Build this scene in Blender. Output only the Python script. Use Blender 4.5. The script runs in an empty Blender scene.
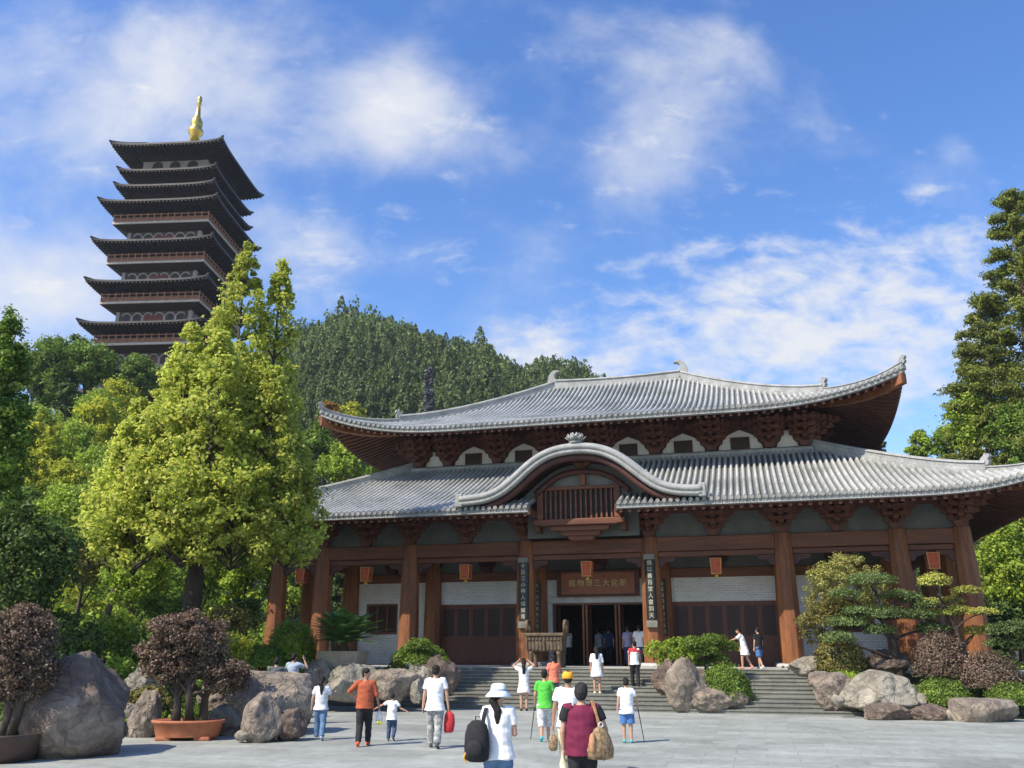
import bpy, bmesh, math, random
import numpy as np
from mathutils import Vector, Matrix, noise as mnoise

R = math.radians
rng = np.random.default_rng(7)
random.seed(7)
scene = bpy.context.scene
COL = scene.collection

# ------------------------------------------------------------------ camera
F_PX, PITCH, CAM_H = 858.0, R(17.13), 1.95
cam_d = bpy.data.cameras.new("camera")
cam_d.sensor_width = 36.0
cam_d.lens = F_PX / 1024 * 36
cam_d.clip_start, cam_d.clip_end = 0.1, 3000
cam = bpy.data.objects.new("camera", cam_d)
cam.location = (0, 0, CAM_H)
cam.rotation_euler = (R(90) + PITCH, 0, 0)
COL.objects.link(cam)
scene.camera = cam
scene.view_settings.view_transform = 'Standard'
scene.view_settings.look = 'None'
scene.view_settings.gamma = 1
scene.view_settings.exposure = 0.48
scene.cycles.max_bounces = 6
scene.cycles.diffuse_bounces = 2
scene.cycles.transmission_bounces = 3
scene.cycles.transparent_max_bounces = 8

# direction through a picture point of the survey sketch -> point in the place
BX, BY, TH = 3.09, 35.94, R(15.37)          # the hall's front middle and its turn
def ray(px, py):
    x, v = (px - 512) / F_PX, (384 - py) / F_PX
    return Vector((x, math.cos(PITCH) - v * math.sin(PITCH), math.sin(PITCH) + v * math.cos(PITCH)))
def at(px, py, z=None, Y=None):
    d = ray(px, py)
    k = (z - CAM_H) / d.z if z is not None else Y / d.y
    return Vector((0, 0, CAM_H)) + d * k
def hall(s, t, z=0.0):
    return Vector((BX + s * math.cos(TH) + t * math.sin(TH), BY - s * math.sin(TH) + t * math.cos(TH), z))
def to_hall(x, y):
    dx, dy = x - BX, y - BY
    return dx * math.cos(TH) - dy * math.sin(TH), dx * math.sin(TH) + dy * math.cos(TH)

# ------------------------------------------------------------------ sun and sky
SUN_EL, SUN_AZ = R(47.5), math.atan2(-0.82, -0.57)      # azimuth measured from +Y towards +X
sd = Vector((math.sin(SUN_AZ) * math.cos(SUN_EL), math.cos(SUN_AZ) * math.cos(SUN_EL), math.sin(SUN_EL)))
sl = bpy.data.lights.new("sun", 'SUN')
sl.energy, sl.angle, sl.color = 5.0, R(0.5), (1.0, 0.90, 0.75)
so = bpy.data.objects.new("sun", sl)
so.rotation_euler = sd.to_track_quat('Z', 'Y').to_euler()
so.location = (-40, -30, 60)
COL.objects.link(so)

world = bpy.data.worlds.new("World")
scene.world = world
world.use_nodes = True
nt = world.node_tree
nt.nodes.clear()
def N(t, typ, **kw):
    n = t.nodes.new(typ)
    for k, v in kw.items():
        setattr(n, k, v)
    return n
def math_node(t, op, a, b=None, clamp=False):
    n = N(t, 'ShaderNodeMath', operation=op, use_clamp=clamp)
    for i, q in enumerate((a, b)):
        if q is None: continue
        if isinstance(q, (int, float)): n.inputs[i].default_value = q
        else: t.links.new(q, n.inputs[i])
    return n.outputs[0]
sky = N(nt, 'ShaderNodeTexSky', sky_type='NISHITA', sun_disc=False)
sky.sun_elevation, sky.sun_rotation = SUN_EL, SUN_AZ % (2 * math.pi)
sky.air_density, sky.dust_density, sky.ozone_density, sky.altitude = 1.15, 0.5, 3.0, 100
bg = N(nt, 'ShaderNodeBackground')
bg.inputs[1].default_value = 0.15
wo = N(nt, 'ShaderNodeOutputWorld')
tc = N(nt, 'ShaderNodeTexCoord')
sep = N(nt, 'ShaderNodeSeparateXYZ')
nt.links.new(tc.outputs['Generated'], sep.inputs[0])
yy = math_node(nt, 'MAXIMUM', math_node(nt, 'ABSOLUTE', sep.outputs[1]), 0.08)
U = math_node(nt, 'DIVIDE', sep.outputs[0], yy)
V = math_node(nt, 'DIVIDE', sep.outputs[2], yy)
cmb = N(nt, 'ShaderNodeCombineXYZ')
nt.links.new(U, cmb.inputs[0]); nt.links.new(V, cmb.inputs[1])
def cloud_noise(scale, detail, rough, stretch, seed, dist=0.4):
    mp = N(nt, 'ShaderNodeMapping')
    mp.inputs['Scale'].default_value = (stretch[0], stretch[1], 1)
    mp.inputs['Location'].default_value = (seed, seed * .7, 0)
    mp.inputs['Rotation'].default_value = (0, 0, stretch[2])
    nt.links.new(cmb.outputs[0], mp.inputs[0])
    nz = N(nt, 'ShaderNodeTexNoise')
    nz.inputs['Scale'].default_value = scale
    nz.inputs['Detail'].default_value = detail
    nz.inputs['Roughness'].default_value = rough
    nz.inputs['Distortion'].default_value = dist
    nt.links.new(mp.outputs[0], nz.inputs['Vector'])
    return nz.outputs[0]
n_soft = cloud_noise(5.0, 10, 0.58, (1, 1.15, 0.5), 3.1, .15)
n_fine = cloud_noise(17, 8, 0.6, (0.75, 1.4, -0.12), 11.3, 0.2)
# banks of cloud: direction (u, v), half-widths, weight, share of fine mottling
BANKS = [((668, 100), 95, 85, .95, .2), ((715, 55), 60, 45, .5, .2), ((650, 160), 75, 45, .65, .2),
         ((392, 128), 85, 62, 1.1, .15), ((475, 150), 70, 55, .6, .3),
         ((230, 75), 300, 95, .62, .1), ((30, 40), 190, 150, .62, .2), ((100, 200), 190, 120, .45, .3),
         ((20, 300), 170, 95, 1.05, .2), ((370, 255), 150, 34, .8, .5), ((290, 235), 60, 40, .6, .3), ((305, 300), 60, 30, .7, .4),
         ((760, 300), 220, 85, .72, 1.), ((900, 330), 190, 120, .8, .9), ((965, 240), 75, 60, .85, .4), ((560, 350), 130, 40, .9, .5),
         ((955, 152), 24, 20, .65, .3), ((562, 40), 50, 26, .42, .4), ((930, 190), 34, 28, .4, .4), ((505, 220), 80, 30, .3, .5),
         ((700, 380), 300, 60, .6, .8)]
soft_sum = fine_sum = None
for (c, rx, ry, w, fs) in BANKS:
    d0, d1, d2 = ray(*c), ray(c[0] + rx, c[1]), ray(c[0], c[1] - ry)
    u0, v0 = d0.x / d0.y, d0.z / d0.y
    ru, rv = abs(d1.x / d1.y - u0), abs(d2.z / d2.y - v0)
    du = math_node(nt, 'MULTIPLY', math_node(nt, 'SUBTRACT', U, u0), 1 / ru)
    dv = math_node(nt, 'MULTIPLY', math_node(nt, 'SUBTRACT', V, v0), 1 / rv)
    r2 = math_node(nt, 'ADD', math_node(nt, 'MULTIPLY', du, du), math_node(nt, 'MULTIPLY', dv, dv))
    g = math_node(nt, 'POWER', 2.718, math_node(nt, 'MULTIPLY', r2, -1.3))
    a = math_node(nt, 'MULTIPLY', g, w * (1 - fs)); b = math_node(nt, 'MULTIPLY', g, w * fs)
    soft_sum = a if soft_sum is None else math_node(nt, 'ADD', soft_sum, a)
    fine_sum = b if fine_sum is None else math_node(nt, 'ADD', fine_sum, b)
def density(base, nz, lo, hi, k):
    q = math_node(nt, 'ADD', base, math_node(nt, 'MULTIPLY', math_node(nt, 'SUBTRACT', nz, 0.5), k))
    q = math_node(nt, 'MULTIPLY', q, math_node(nt, 'GREATER_THAN', base, 0.004))
    mr = N(nt, 'ShaderNodeMapRange', interpolation_type='SMOOTHSTEP')
    nt.links.new(q, mr.inputs[0]); mr.inputs[1].default_value = lo; mr.inputs[2].default_value = hi
    return mr.outputs[0]
ds = density(soft_sum, n_soft, 0.10, 1.40, 2.1)
df = density(fine_sum, n_fine, 0.32, 1.6, 3.0)
dens = math_node(nt, 'MULTIPLY', math_node(nt, 'ADD', ds, df), 0.95, clamp=True)
hs = N(nt, 'ShaderNodeHueSaturation')
hs.inputs['Hue'].default_value = 0.511
hs.inputs['Saturation'].default_value = 1.25
hs.inputs['Value'].default_value = 1.10
nt.links.new(sky.outputs[0], hs.inputs['Color'])
mix = N(nt, 'ShaderNodeMix', data_type='RGBA')
nt.links.new(dens, mix.inputs[0])
nt.links.new(hs.outputs[0], mix.inputs[6])
mix.inputs[7].default_value = (4.0, 4.1, 4.35, 1)
nt.links.new(mix.outputs[2], bg.inputs[0])
nt.links.new(bg.outputs[0], wo.inputs[0])

# ------------------------------------------------------------------ materials
def new_mat(name):
    m = bpy.data.materials.new(name)
    m.use_nodes = True
    t = m.node_tree
    return m, t, t.nodes['Principled BSDF']
def ramp(t, fac, stops):
    r = N(t, 'ShaderNodeValToRGB')
    els = r.color_ramp.elements
    while len(els) < len(stops): els.new(0.5)
    for e, (p, c) in zip(els, stops):
        e.position, e.color = p, (*c, 1)
    t.links.new(fac, r.inputs[0])
    return r.outputs[0]
def coords(t, scale=(1, 1, 1), kind='Object'):
    tc = N(t, 'ShaderNodeTexCoord'); mp = N(t, 'ShaderNodeMapping')
    mp.inputs['Scale'].default_value = scale
    t.links.new(tc.outputs[kind], mp.inputs[0])
    return mp.outputs[0]
def noise_tex(t, vec, scale, detail=6, rough=0.6, dist=0.0):
    n = N(t, 'ShaderNodeTexNoise')
    n.inputs['Scale'].default_value = scale; n.inputs['Detail'].default_value = detail
    n.inputs['Roughness'].default_value = rough; n.inputs['Distortion'].default_value = dist
    t.links.new(vec, n.inputs['Vector'])
    return n.outputs[0]
def bump(t, h, strength, dist, bsdf):
    b = N(t, 'ShaderNodeBump')
    b.inputs['Strength'].default_value = strength; b.inputs['Distance'].default_value = dist
    t.links.new(h, b.inputs['Height']); t.links.new(b.outputs[0], bsdf.inputs['Normal'])
    return b
def mixc(t, fac, a, b, blend='MIX'):
    m = N(t, 'ShaderNodeMix', data_type='RGBA', blend_type=blend)
    if isinstance(fac, (int, float)): m.inputs[0].default_value = fac
    else: t.links.new(fac, m.inputs[0])
    for i, q in ((6, a), (7, b)):
        if isinstance(q, tuple): m.inputs[i].default_value = (*q, 1)
        else: t.links.new(q, m.inputs[i])
    return m.outputs[2]
def pm(name, c1, c2, scale=3.0, rough=0.7, bmp=0.15, stretch=(1, 1, 1), metal=0.0, bdist=0.02, contrast=(0.35, 0.65), fine=0.0, spec=0.4):
    m, t, b = new_mat(name)
    v = coords(t, stretch)
    n = noise_tex(t, v, scale)
    col = ramp(t, n, [(contrast[0], c1), (contrast[1], c2)])
    if fine:
        n2 = noise_tex(t, v, scale * 9, 4)
        col = mixc(t, fine, col, ramp(t, n2, [(0.3, (0.25, 0.25, 0.25)), (0.7, (0.75, 0.75, 0.75))]), 'OVERLAY')
    t.links.new(col, b.inputs['Base Color'])
    b.inputs['Roughness'].default_value = rough
    b.inputs['Metallic'].default_value = metal
    b.inputs['Specular IOR Level'].default_value = spec
    if bmp: bump(t, noise_tex(t, v, scale * 4, 6), bmp, bdist, b)
    return m
def plain(name, c, rough=0.6, metal=0.0, var=0.15, scale=6.0, bmp=0.1):
    c1 = tuple(x * (1 - var) for x in c); c2 = tuple(min(1, x * (1 + var)) for x in c)
    return pm(name, c1, c2, scale, rough, bmp, metal=metal, bdist=0.01)
LEAF = 1.85
def leaf_mat(name, stops, transl=0.35, nscale=0.6, namt=0.35, rough=0.55):
    m, t, b = new_mat(name)
    geo = N(t, 'ShaderNodeNewGeometry')
    col = ramp(t, geo.outputs['Random Per Island'], [(p, tuple(min(.62, x * LEAF * w) for x, w in zip(c, (1.06, 1.0, .9)))) for p, c in stops])
    n = noise_tex(t, coords(t), nscale, 3)
    hsv = N(t, 'ShaderNodeHueSaturation')
    mr = N(t, 'ShaderNodeMapRange'); t.links.new(n, mr.inputs[0])
    mr.inputs[1].default_value, mr.inputs[2].default_value = 0.3, 0.7
    mr.inputs[3].default_value, mr.inputs[4].default_value = 1 - namt, 1 + namt
    t.links.new(mr.outputs[0], hsv.inputs['Value']); t.links.new(col, hsv.inputs['Color'])
    b.inputs['Roughness'].default_value = rough
    b.inputs['Specular IOR Level'].default_value = 0.25
    t.links.new(hsv.outputs[0], b.inputs['Base Color'])
    tr = N(t, 'ShaderNodeBsdfTranslucent')
    t.links.new(hsv.outputs[0], tr.inputs[0])
    mx = N(t, 'ShaderNodeMixShader'); mx.inputs[0].default_value = transl
    t.links.new(b.outputs[0], mx.inputs[1]); t.links.new(tr.outputs[0], mx.inputs[2])
    t.links.new(mx.outputs[0], t.nodes['Material Output'].inputs[0])
    return m

M = {}
M['wood'] = pm('red_brown_timber', (.28, .108, .038), (.125, .044, .017), 2.6, .6, .35, (1.6, 1.6, .16), fine=.6, contrast=(.28, .68))
M['wood_h'] = pm('shaded_beam_timber', (.185, .066, .028), (.085, .030, .015), 2.6, .6, .35, (.16, 1.6, 1.6), fine=.6, contrast=(.28, .68))  # the columns' timber, darkened because the beams sit in eave shade
M['wood_dark'] = pm('dark_red_timber', (.085, .030, .019), (.05, .018, .013), 3, .6, .2, fine=.3)
M['soffit'] = pm('shaded_soffit_timber', (.125, .046, .025), (.07, .027, .016), 2, .7, .2, fine=.3)  # colour lowered to deepen the shade under the eaves
M['bracket'] = pm('shaded_bracket_timber', (.15, .056, .033), (.085, .032, .02), 2.5, .65, .2, fine=.3)  # eave shade on the brackets is put into this darker colour
M['door'] = pm('door_timber', (.15, .052, .027), (.10, .033, .019), 3, .5, .15, (1, 1, .3), fine=.3)
M['door_dark'] = pm('dark_lattice', (.055, .026, .018), (.035, .018, .013), 6, .5, .1)
M['panel_grey'] = pm('shaded_grey_plaster', (.12, .125, .118), (.088, .093, .088), 1.5, .85, .1, fine=.2)  # grey darkened to carry the shade under the eaves
M['panel_mid'] = pm('recess_shaded_plaster', (.26, .265, .25), (.20, .205, .195), 1.3, .85, .1, fine=.15)  # gable plaster dulled to stand in for the recess shade
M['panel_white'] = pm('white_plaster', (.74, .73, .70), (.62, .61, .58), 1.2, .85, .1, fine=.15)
M['stone_pale'] = pm('pale_granite', (.46, .46, .44), (.36, .36, .345), 3, .75, .2, fine=.4)
M['ridge'] = pm('grey_ridge_tile', (.37, .375, .36), (.22, .225, .215), 1.6, .75, .4, fine=.5, contrast=(.3, .7))
M['gold'] = pm('gilded_metal', (.75, .52, .13), (.55, .36, .08), 4, .35, .1, metal=.8)
M['gold_text'] = plain('gold_lettering', (.55, .40, .16), .5)
M['white_text'] = plain('pale_lettering', (.52, .49, .38), .6)
M['board_dark'] = plain('black_lacquer_board', (.022, .022, .02), .4)
M['board_red'] = pm('red_brown_sign_board', (.27, .085, .034), (.19, .058, .025), 3, .5, .1)
M['lantern_red'] = pm('lantern_paper', (.50, .095, .035), (.36, .06, .025), 6, .7, .1)
M['lantern_gold'] = plain('lantern_gold_trim', (.50, .20, .05), .5)
M['bronze'] = pm('weathered_bronze', (.16, .115, .07), (.085, .062, .042), 5, .6, .7, metal=.15, fine=.5)
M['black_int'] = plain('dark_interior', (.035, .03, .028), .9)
M['pag_dark'] = pm('dark_pagoda_timber', (.036, .022, .016), (.022, .015, .012), 2, .6, .15)
M['pag_wall'] = pm('pagoda_brown_wall', (.085, .055, .042), (.06, .042, .034), 1, .7, .1)
M['pag_roof'] = pm('dark_pagoda_tile', (.075, .066, .062), (.045, .042, .042), 1.5, .6, .2)
M['pag_stone'] = pm('pagoda_grey_wall', (.36, .33, .30), (.28, .255, .235), 1, .8, .1)
M['pag_red'] = pm('pagoda_red_door', (.17, .038, .022), (.12, .028, .017), 2, .6, .1)
M['pag_rail'] = pm('pagoda_rail_timber', (.42, .19, .095), (.30, .13, .07), 2, .6, .1)
M['pag_slab'] = pm('pagoda_pale_slab', (.58, .48, .39), (.48, .39, .32), 1, .8, .1)
M['terracotta'] = pm('terracotta', (.42, .15, .07), (.32, .105, .05), 4, .65, .2)
M['pot_brown'] = pm('brown_glazed_pot', (.085, .05, .036), (.055, .034, .026), 4, .5, .15)
M['bark'] = pm('bark', (.13, .095, .07), (.06, .045, .035), 6, .9, .8, (1, 1, .25), fine=.4)
M['bark_dark'] = pm('dark_bark', (.075, .055, .042), (.035, .027, .022), 6, .9, .8, (1, 1, .25), fine=.4)
M['trough'] = pm('sand_coloured_planter', (.46, .37, .26), (.36, .29, .20), 3, .85, .3, fine=.3)

def rock_mat(name, c1, c2, c3):
    m, t, b = new_mat(name)
    tc0 = N(t, 'ShaderNodeTexCoord')
    v = tc0.outputs['Object']
    n1 = noise_tex(t, v, 1.1, 8, .65, .6); n2 = noise_tex(t, v, 7, 8, .7); n3 = noise_tex(t, v, 2.3, 5, .6, 1.5)
    col = ramp(t, n1, [(.32, c2), (.5, c1), (.66, c3)])
    col = mixc(t, .55, col, ramp(t, n2, [(.3, (.22, .22, .22)), (.7, (.78, .78, .78))]), 'OVERLAY')
    crack = N(t, 'ShaderNodeTexVoronoi', feature='DISTANCE_TO_EDGE'); crack.inputs['Scale'].default_value = 1.6
    vv = N(t, 'ShaderNodeVectorMath', operation='ADD')
    nv = N(t, 'ShaderNodeTexNoise'); nv.inputs['Scale'].default_value = 2.0; nv.inputs['Detail'].default_value = 5
    t.links.new(v, nv.inputs['Vector']); t.links.new(v, vv.inputs[0]); t.links.new(nv.outputs['Color'], vv.inputs[1])
    t.links.new(vv.outputs[0], crack.inputs['Vector'])
    cr = ramp(t, crack.outputs[0], [(0.0, (.35, .32, .3)), (.035, (1, 1, 1))])
    col = mixc(t, .28, col, cr, 'MULTIPLY')
    n4 = noise_tex(t, v, 1.7, 7, .7, .3)
    geo = N(t, 'ShaderNodeNewGeometry'); sz = N(t, 'ShaderNodeSeparateXYZ'); t.links.new(geo.outputs['Normal'], sz.inputs[0])
    ms = math_node(t, 'MULTIPLY', ramp(t, n4, [(.54, (0, 0, 0)), (.64, (1, 1, 1))]), math_node(t, 'ADD', math_node(t, 'MULTIPLY', sz.outputs[2], .5), .15, True))
    col = mixc(t, math_node(t, 'MULTIPLY', ms, .75), col, (.07, .075, .025))
    t.links.new(col, b.inputs['Base Color']); b.inputs['Roughness'].default_value = .9
    h = math_node(t, 'ADD', math_node(t, 'MULTIPLY', n3, 1.0), math_node(t, 'MULTIPLY', n2, .5))
    h = math_node(t, 'ADD', h, math_node(t, 'MULTIPLY', math_node(t, 'MINIMUM', crack.outputs[0], .05), 6))
    bump(t, h, .8, .10, b)
    return m
M['rock'] = rock_mat('weathered_rock', (.25, .205, .16), (.11, .09, .075), (.40, .335, .255))
M['rock_dark'] = rock_mat('dark_rock', (.15, .108, .083), (.07, .052, .042), (.29, .235, .185))
M['rock_pale'] = rock_mat('pale_rock', (.275, .25, .20), (.11, .10, .082), (.40, .365, .295))

# grey brick walling: bricks laid in the wall's own plane
def brick_mat():
    m, t, b = new_mat('grey_brick_wall')
    sx = N(t, 'ShaderNodeSeparateXYZ'); tcn = N(t, 'ShaderNodeTexCoord'); t.links.new(tcn.outputs['Object'], sx.inputs[0])
    cb = N(t, 'ShaderNodeCombineXYZ')
    t.links.new(math_node(t, 'ADD', sx.outputs[0], sx.outputs[1]), cb.inputs[0]); t.links.new(sx.outputs[2], cb.inputs[1])
    br = N(t, 'ShaderNodeTexBrick')
    t.links.new(cb.outputs[0], br.inputs['Vector'])
    br.inputs['Color1'].default_value = (.52, .51, .49, 1); br.inputs['Color2'].default_value = (.44, .435, .42, 1)
    br.inputs['Mortar'].default_value = (.64, .63, .60, 1)
    br.inputs['Scale'].default_value = 1; br.inputs['Mortar Size'].default_value = .012
    br.inputs['Brick Width'].default_value = .30; br.inputs['Row Height'].default_value = .10
    n = noise_tex(t, coords(t), 1.3, 5)
    col = mixc(t, .3, br.outputs['Color'], ramp(t, n, [(.3, (.3, .3, .3)), (.7, (.7, .7, .7))]), 'OVERLAY')
    t.links.new(col, b.inputs['Base Color']); b.inputs['Roughness'].default_value = .85
    bump(t, br.outputs['Fac'], -.4, .01, b)
    return m
M['brick'] = brick_mat()

def tile_mat(name, c1, c2, c3):
    m, t, b = new_mat(name)
    v = coords(t)
    n1 = noise_tex(t, v, .55, 6, .65); n2 = noise_tex(t, v, 9, 5, .7)
    col = ramp(t, n1, [(.35, c2), (.5, c1), (.64, c3)])
    col = mixc(t, .6, col, ramp(t, n2, [(.3, (.2, .2, .2)), (.72, (.75, .75, .75))]), 'OVERLAY')
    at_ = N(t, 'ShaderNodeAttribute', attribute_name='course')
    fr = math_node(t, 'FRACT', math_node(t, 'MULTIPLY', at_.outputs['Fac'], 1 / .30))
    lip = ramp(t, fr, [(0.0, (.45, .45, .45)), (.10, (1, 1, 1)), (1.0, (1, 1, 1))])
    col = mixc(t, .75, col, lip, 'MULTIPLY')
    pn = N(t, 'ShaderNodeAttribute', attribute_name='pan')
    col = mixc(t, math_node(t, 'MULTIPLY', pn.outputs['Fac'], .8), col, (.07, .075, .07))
    t.links.new(col, b.inputs['Base Color']); b.inputs['Roughness'].default_value = .62
    b.inputs['Specular IOR Level'].default_value = .5
    h = math_node(t, 'ADD', math_node(t, 'MULTIPLY', fr, -.5), math_node(t, 'MULTIPLY', n2, .35))
    bump(t, h, .6, .03, b)
    return m
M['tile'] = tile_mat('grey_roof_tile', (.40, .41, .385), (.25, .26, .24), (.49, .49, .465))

def paving_mat():
    m, t, b = new_mat('stone_paving')
    tcn = N(t, 'ShaderNodeTexCoord'); mp = N(t, 'ShaderNodeMapping'); mp.inputs['Rotation'].default_value = (0, 0, TH)
    t.links.new(tcn.outputs['Object'], mp.inputs[0])
    br = N(t, 'ShaderNodeTexBrick'); t.links.new(mp.outputs[0], br.inputs['Vector'])
    br.inputs['Color1'].default_value = (.325, .345, .32, 1); br.inputs['Color2'].default_value = (.262, .278, .258, 1)
    br.inputs['Mortar'].default_value = (.235, .245, .225, 1); br.inputs['Scale'].default_value = 1
    br.inputs['Mortar Size'].default_value = .010; br.inputs['Mortar Smooth'].default_value = .3
    br.inputs['Brick Width'].default_value = 1.15; br.inputs['Row Height'].default_value = .58
    br.inputs['Bias'].default_value = 0.0
    n = noise_tex(t, mp.outputs[0], .42, 8, .7, .8); n2 = noise_tex(t, mp.outputs[0], 5, 8, .7)
    col = mixc(t, .6, br.outputs['Color'], ramp(t, n, [(.3, (.28, .27, .25)), (.7, (.68, .69, .68))]), 'OVERLAY')
    col = mixc(t, .4, col, ramp(t, n2, [(.3, (.3, .3, .3)), (.7, (.7, .7, .7))]), 'OVERLAY')
    t.links.new(col, b.inputs['Base Color'])
    rr = N(t, 'ShaderNodeMapRange'); t.links.new(n2, rr.inputs[0]); rr.inputs[3].default_value, rr.inputs[4].default_value = .45, .8
    t.links.new(rr.outputs[0], b.inputs['Roughness'])
    h = math_node(t, 'ADD', math_node(t, 'MULTIPLY', br.outputs['Fac'], -1.0), math_node(t, 'MULTIPLY', n2, .35))
    bump(t, h, .5, .012, b)
    return m
M['paving'] = paving_mat()
def step_mat():
    m, t, b = new_mat('stair_stone')
    v = coords(t)
    br = N(t, 'ShaderNodeTexBrick')
    sx = N(t, 'ShaderNodeSeparateXYZ'); t.links.new(v, sx.inputs[0])
    cb = N(t, 'ShaderNodeCombineXYZ'); t.links.new(sx.outputs[0], cb.inputs[0]); t.links.new(math_node(t, 'ADD', math_node(t, 'MULTIPLY', sx.outputs[1], .36), .1), cb.inputs[1])
    t.links.new(cb.outputs[0], br.inputs['Vector'])
    br.inputs['Color1'].default_value = (.205, .205, .175, 1); br.inputs['Color2'].default_value = (.145, .145, .122, 1)
    br.inputs['Mortar'].default_value = (.15, .15, .135, 1); br.inputs['Scale'].default_value = 1
    br.inputs['Mortar Size'].default_value = .006; br.inputs['Brick Width'].default_value = 1.7; br.inputs['Row Height'].default_value = .115
    n = noise_tex(t, v, .9, 8, .7); n2 = noise_tex(t, v, 7, 8, .7)
    col = mixc(t, .55, br.outputs['Color'], ramp(t, n, [(.3, (.28, .28, .26)), (.7, (.7, .7, .68))]), 'OVERLAY')
    col = mixc(t, .45, col, ramp(t, n2, [(.3, (.25, .25, .25)), (.7, (.72, .72, .72))]), 'OVERLAY')
    t.links.new(col, b.inputs['Base Color']); b.inputs['Roughness'].default_value = .8
    bump(t, n2, .4, .02, b)
    return m
M['step'] = step_mat()
M['soil'] = pm('garden_soil', (.075, .07, .035), (.035, .05, .018), .8, .95, .6, fine=.4)
G = lambda *c: tuple(c)
M['ginkgo'] = leaf_mat('ginkgo_leaves', [(0, G(.125, .18, .03)), (.45, G(.235, .285, .05)), (.8, G(.31, .345, .07)), (1, G(.34, .345, .10))], .55, .5, .3)
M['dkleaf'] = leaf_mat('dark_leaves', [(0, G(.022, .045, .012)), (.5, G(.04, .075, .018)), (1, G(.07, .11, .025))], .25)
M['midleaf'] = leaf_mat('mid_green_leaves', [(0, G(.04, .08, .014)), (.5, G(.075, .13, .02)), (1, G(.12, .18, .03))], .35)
M['ltleaf'] = leaf_mat('light_green_leaves', [(0, G(.08, .14, .018)), (.5, G(.14, .21, .028)), (1, G(.22, .28, .04))], .4)
M['yeleaf'] = leaf_mat('yellow_green_leaves', [(0, G(.11, .155, .018)), (.5, G(.21, .24, .028)), (1, G(.32, .32, .04))], .45)
M['olive'] = leaf_mat('olive_leaves', [(0, G(.05, .055, .02)), (.5, G(.10, .10, .03)), (1, G(.18, .155, .05))], .3)
M['twig'] = leaf_mat('yellowish_twig_leaves', [(0, G(.085, .098, .03)), (.5, G(.155, .165, .05)), (1, G(.25, .25, .085))], .35)
M['rust'] = leaf_mat('rust_leaves', [(0, G(.13, .07, .02)), (.5, G(.22, .12, .03)), (1, G(.28, .19, .04))], .35)
M['purple'] = leaf_mat('purple_brown_leaves', [(0, G(.045, .030, .026)), (.5, G(.085, .060, .050)), (.85, G(.14, .104, .084)), (1, G(.11, .12, .06))], .25, 1.5)
M['pinepad'] = leaf_mat('pine_needles', [(0, G(.03, .055, .02)), (.5, G(.06, .095, .034)), (1, G(.11, .15, .052))], .25)
M['yelpad'] = leaf_mat('golden_needles', [(0, G(.11, .14, .025)), (.5, G(.20, .22, .05)), (1, G(.33, .33, .09))], .3)
M['boxleaf'] = leaf_mat('clipped_box_leaves', [(0, G(.035, .068, .012)), (.5, G(.07, .12, .02)), (1, G(.13, .18, .035))], .3, 2)
M['needle'] = leaf_mat('tall_pine_needles', [(0, G(.055, .082, .02)), (.5, G(.105, .135, .03)), (1, G(.165, .185, .045))], .38)
M['forest'] = leaf_mat('forest_needles', [(0, G(.035, .058, .020)), (.5, G(.055, .085, .027)), (1, G(.085, .118, .038))], .3, .035, .4)
M['palm'] = leaf_mat('palm_leaflets', [(0, G(.03, .07, .018)), (.5, G(.06, .12, .03)), (1, G(.11, .19, .05))], .2)
M['greygreen'] = leaf_mat('grey_blue_needles', [(0, G(.03, .035, .045)), (1, G(.10, .11, .13))], .1)

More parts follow.
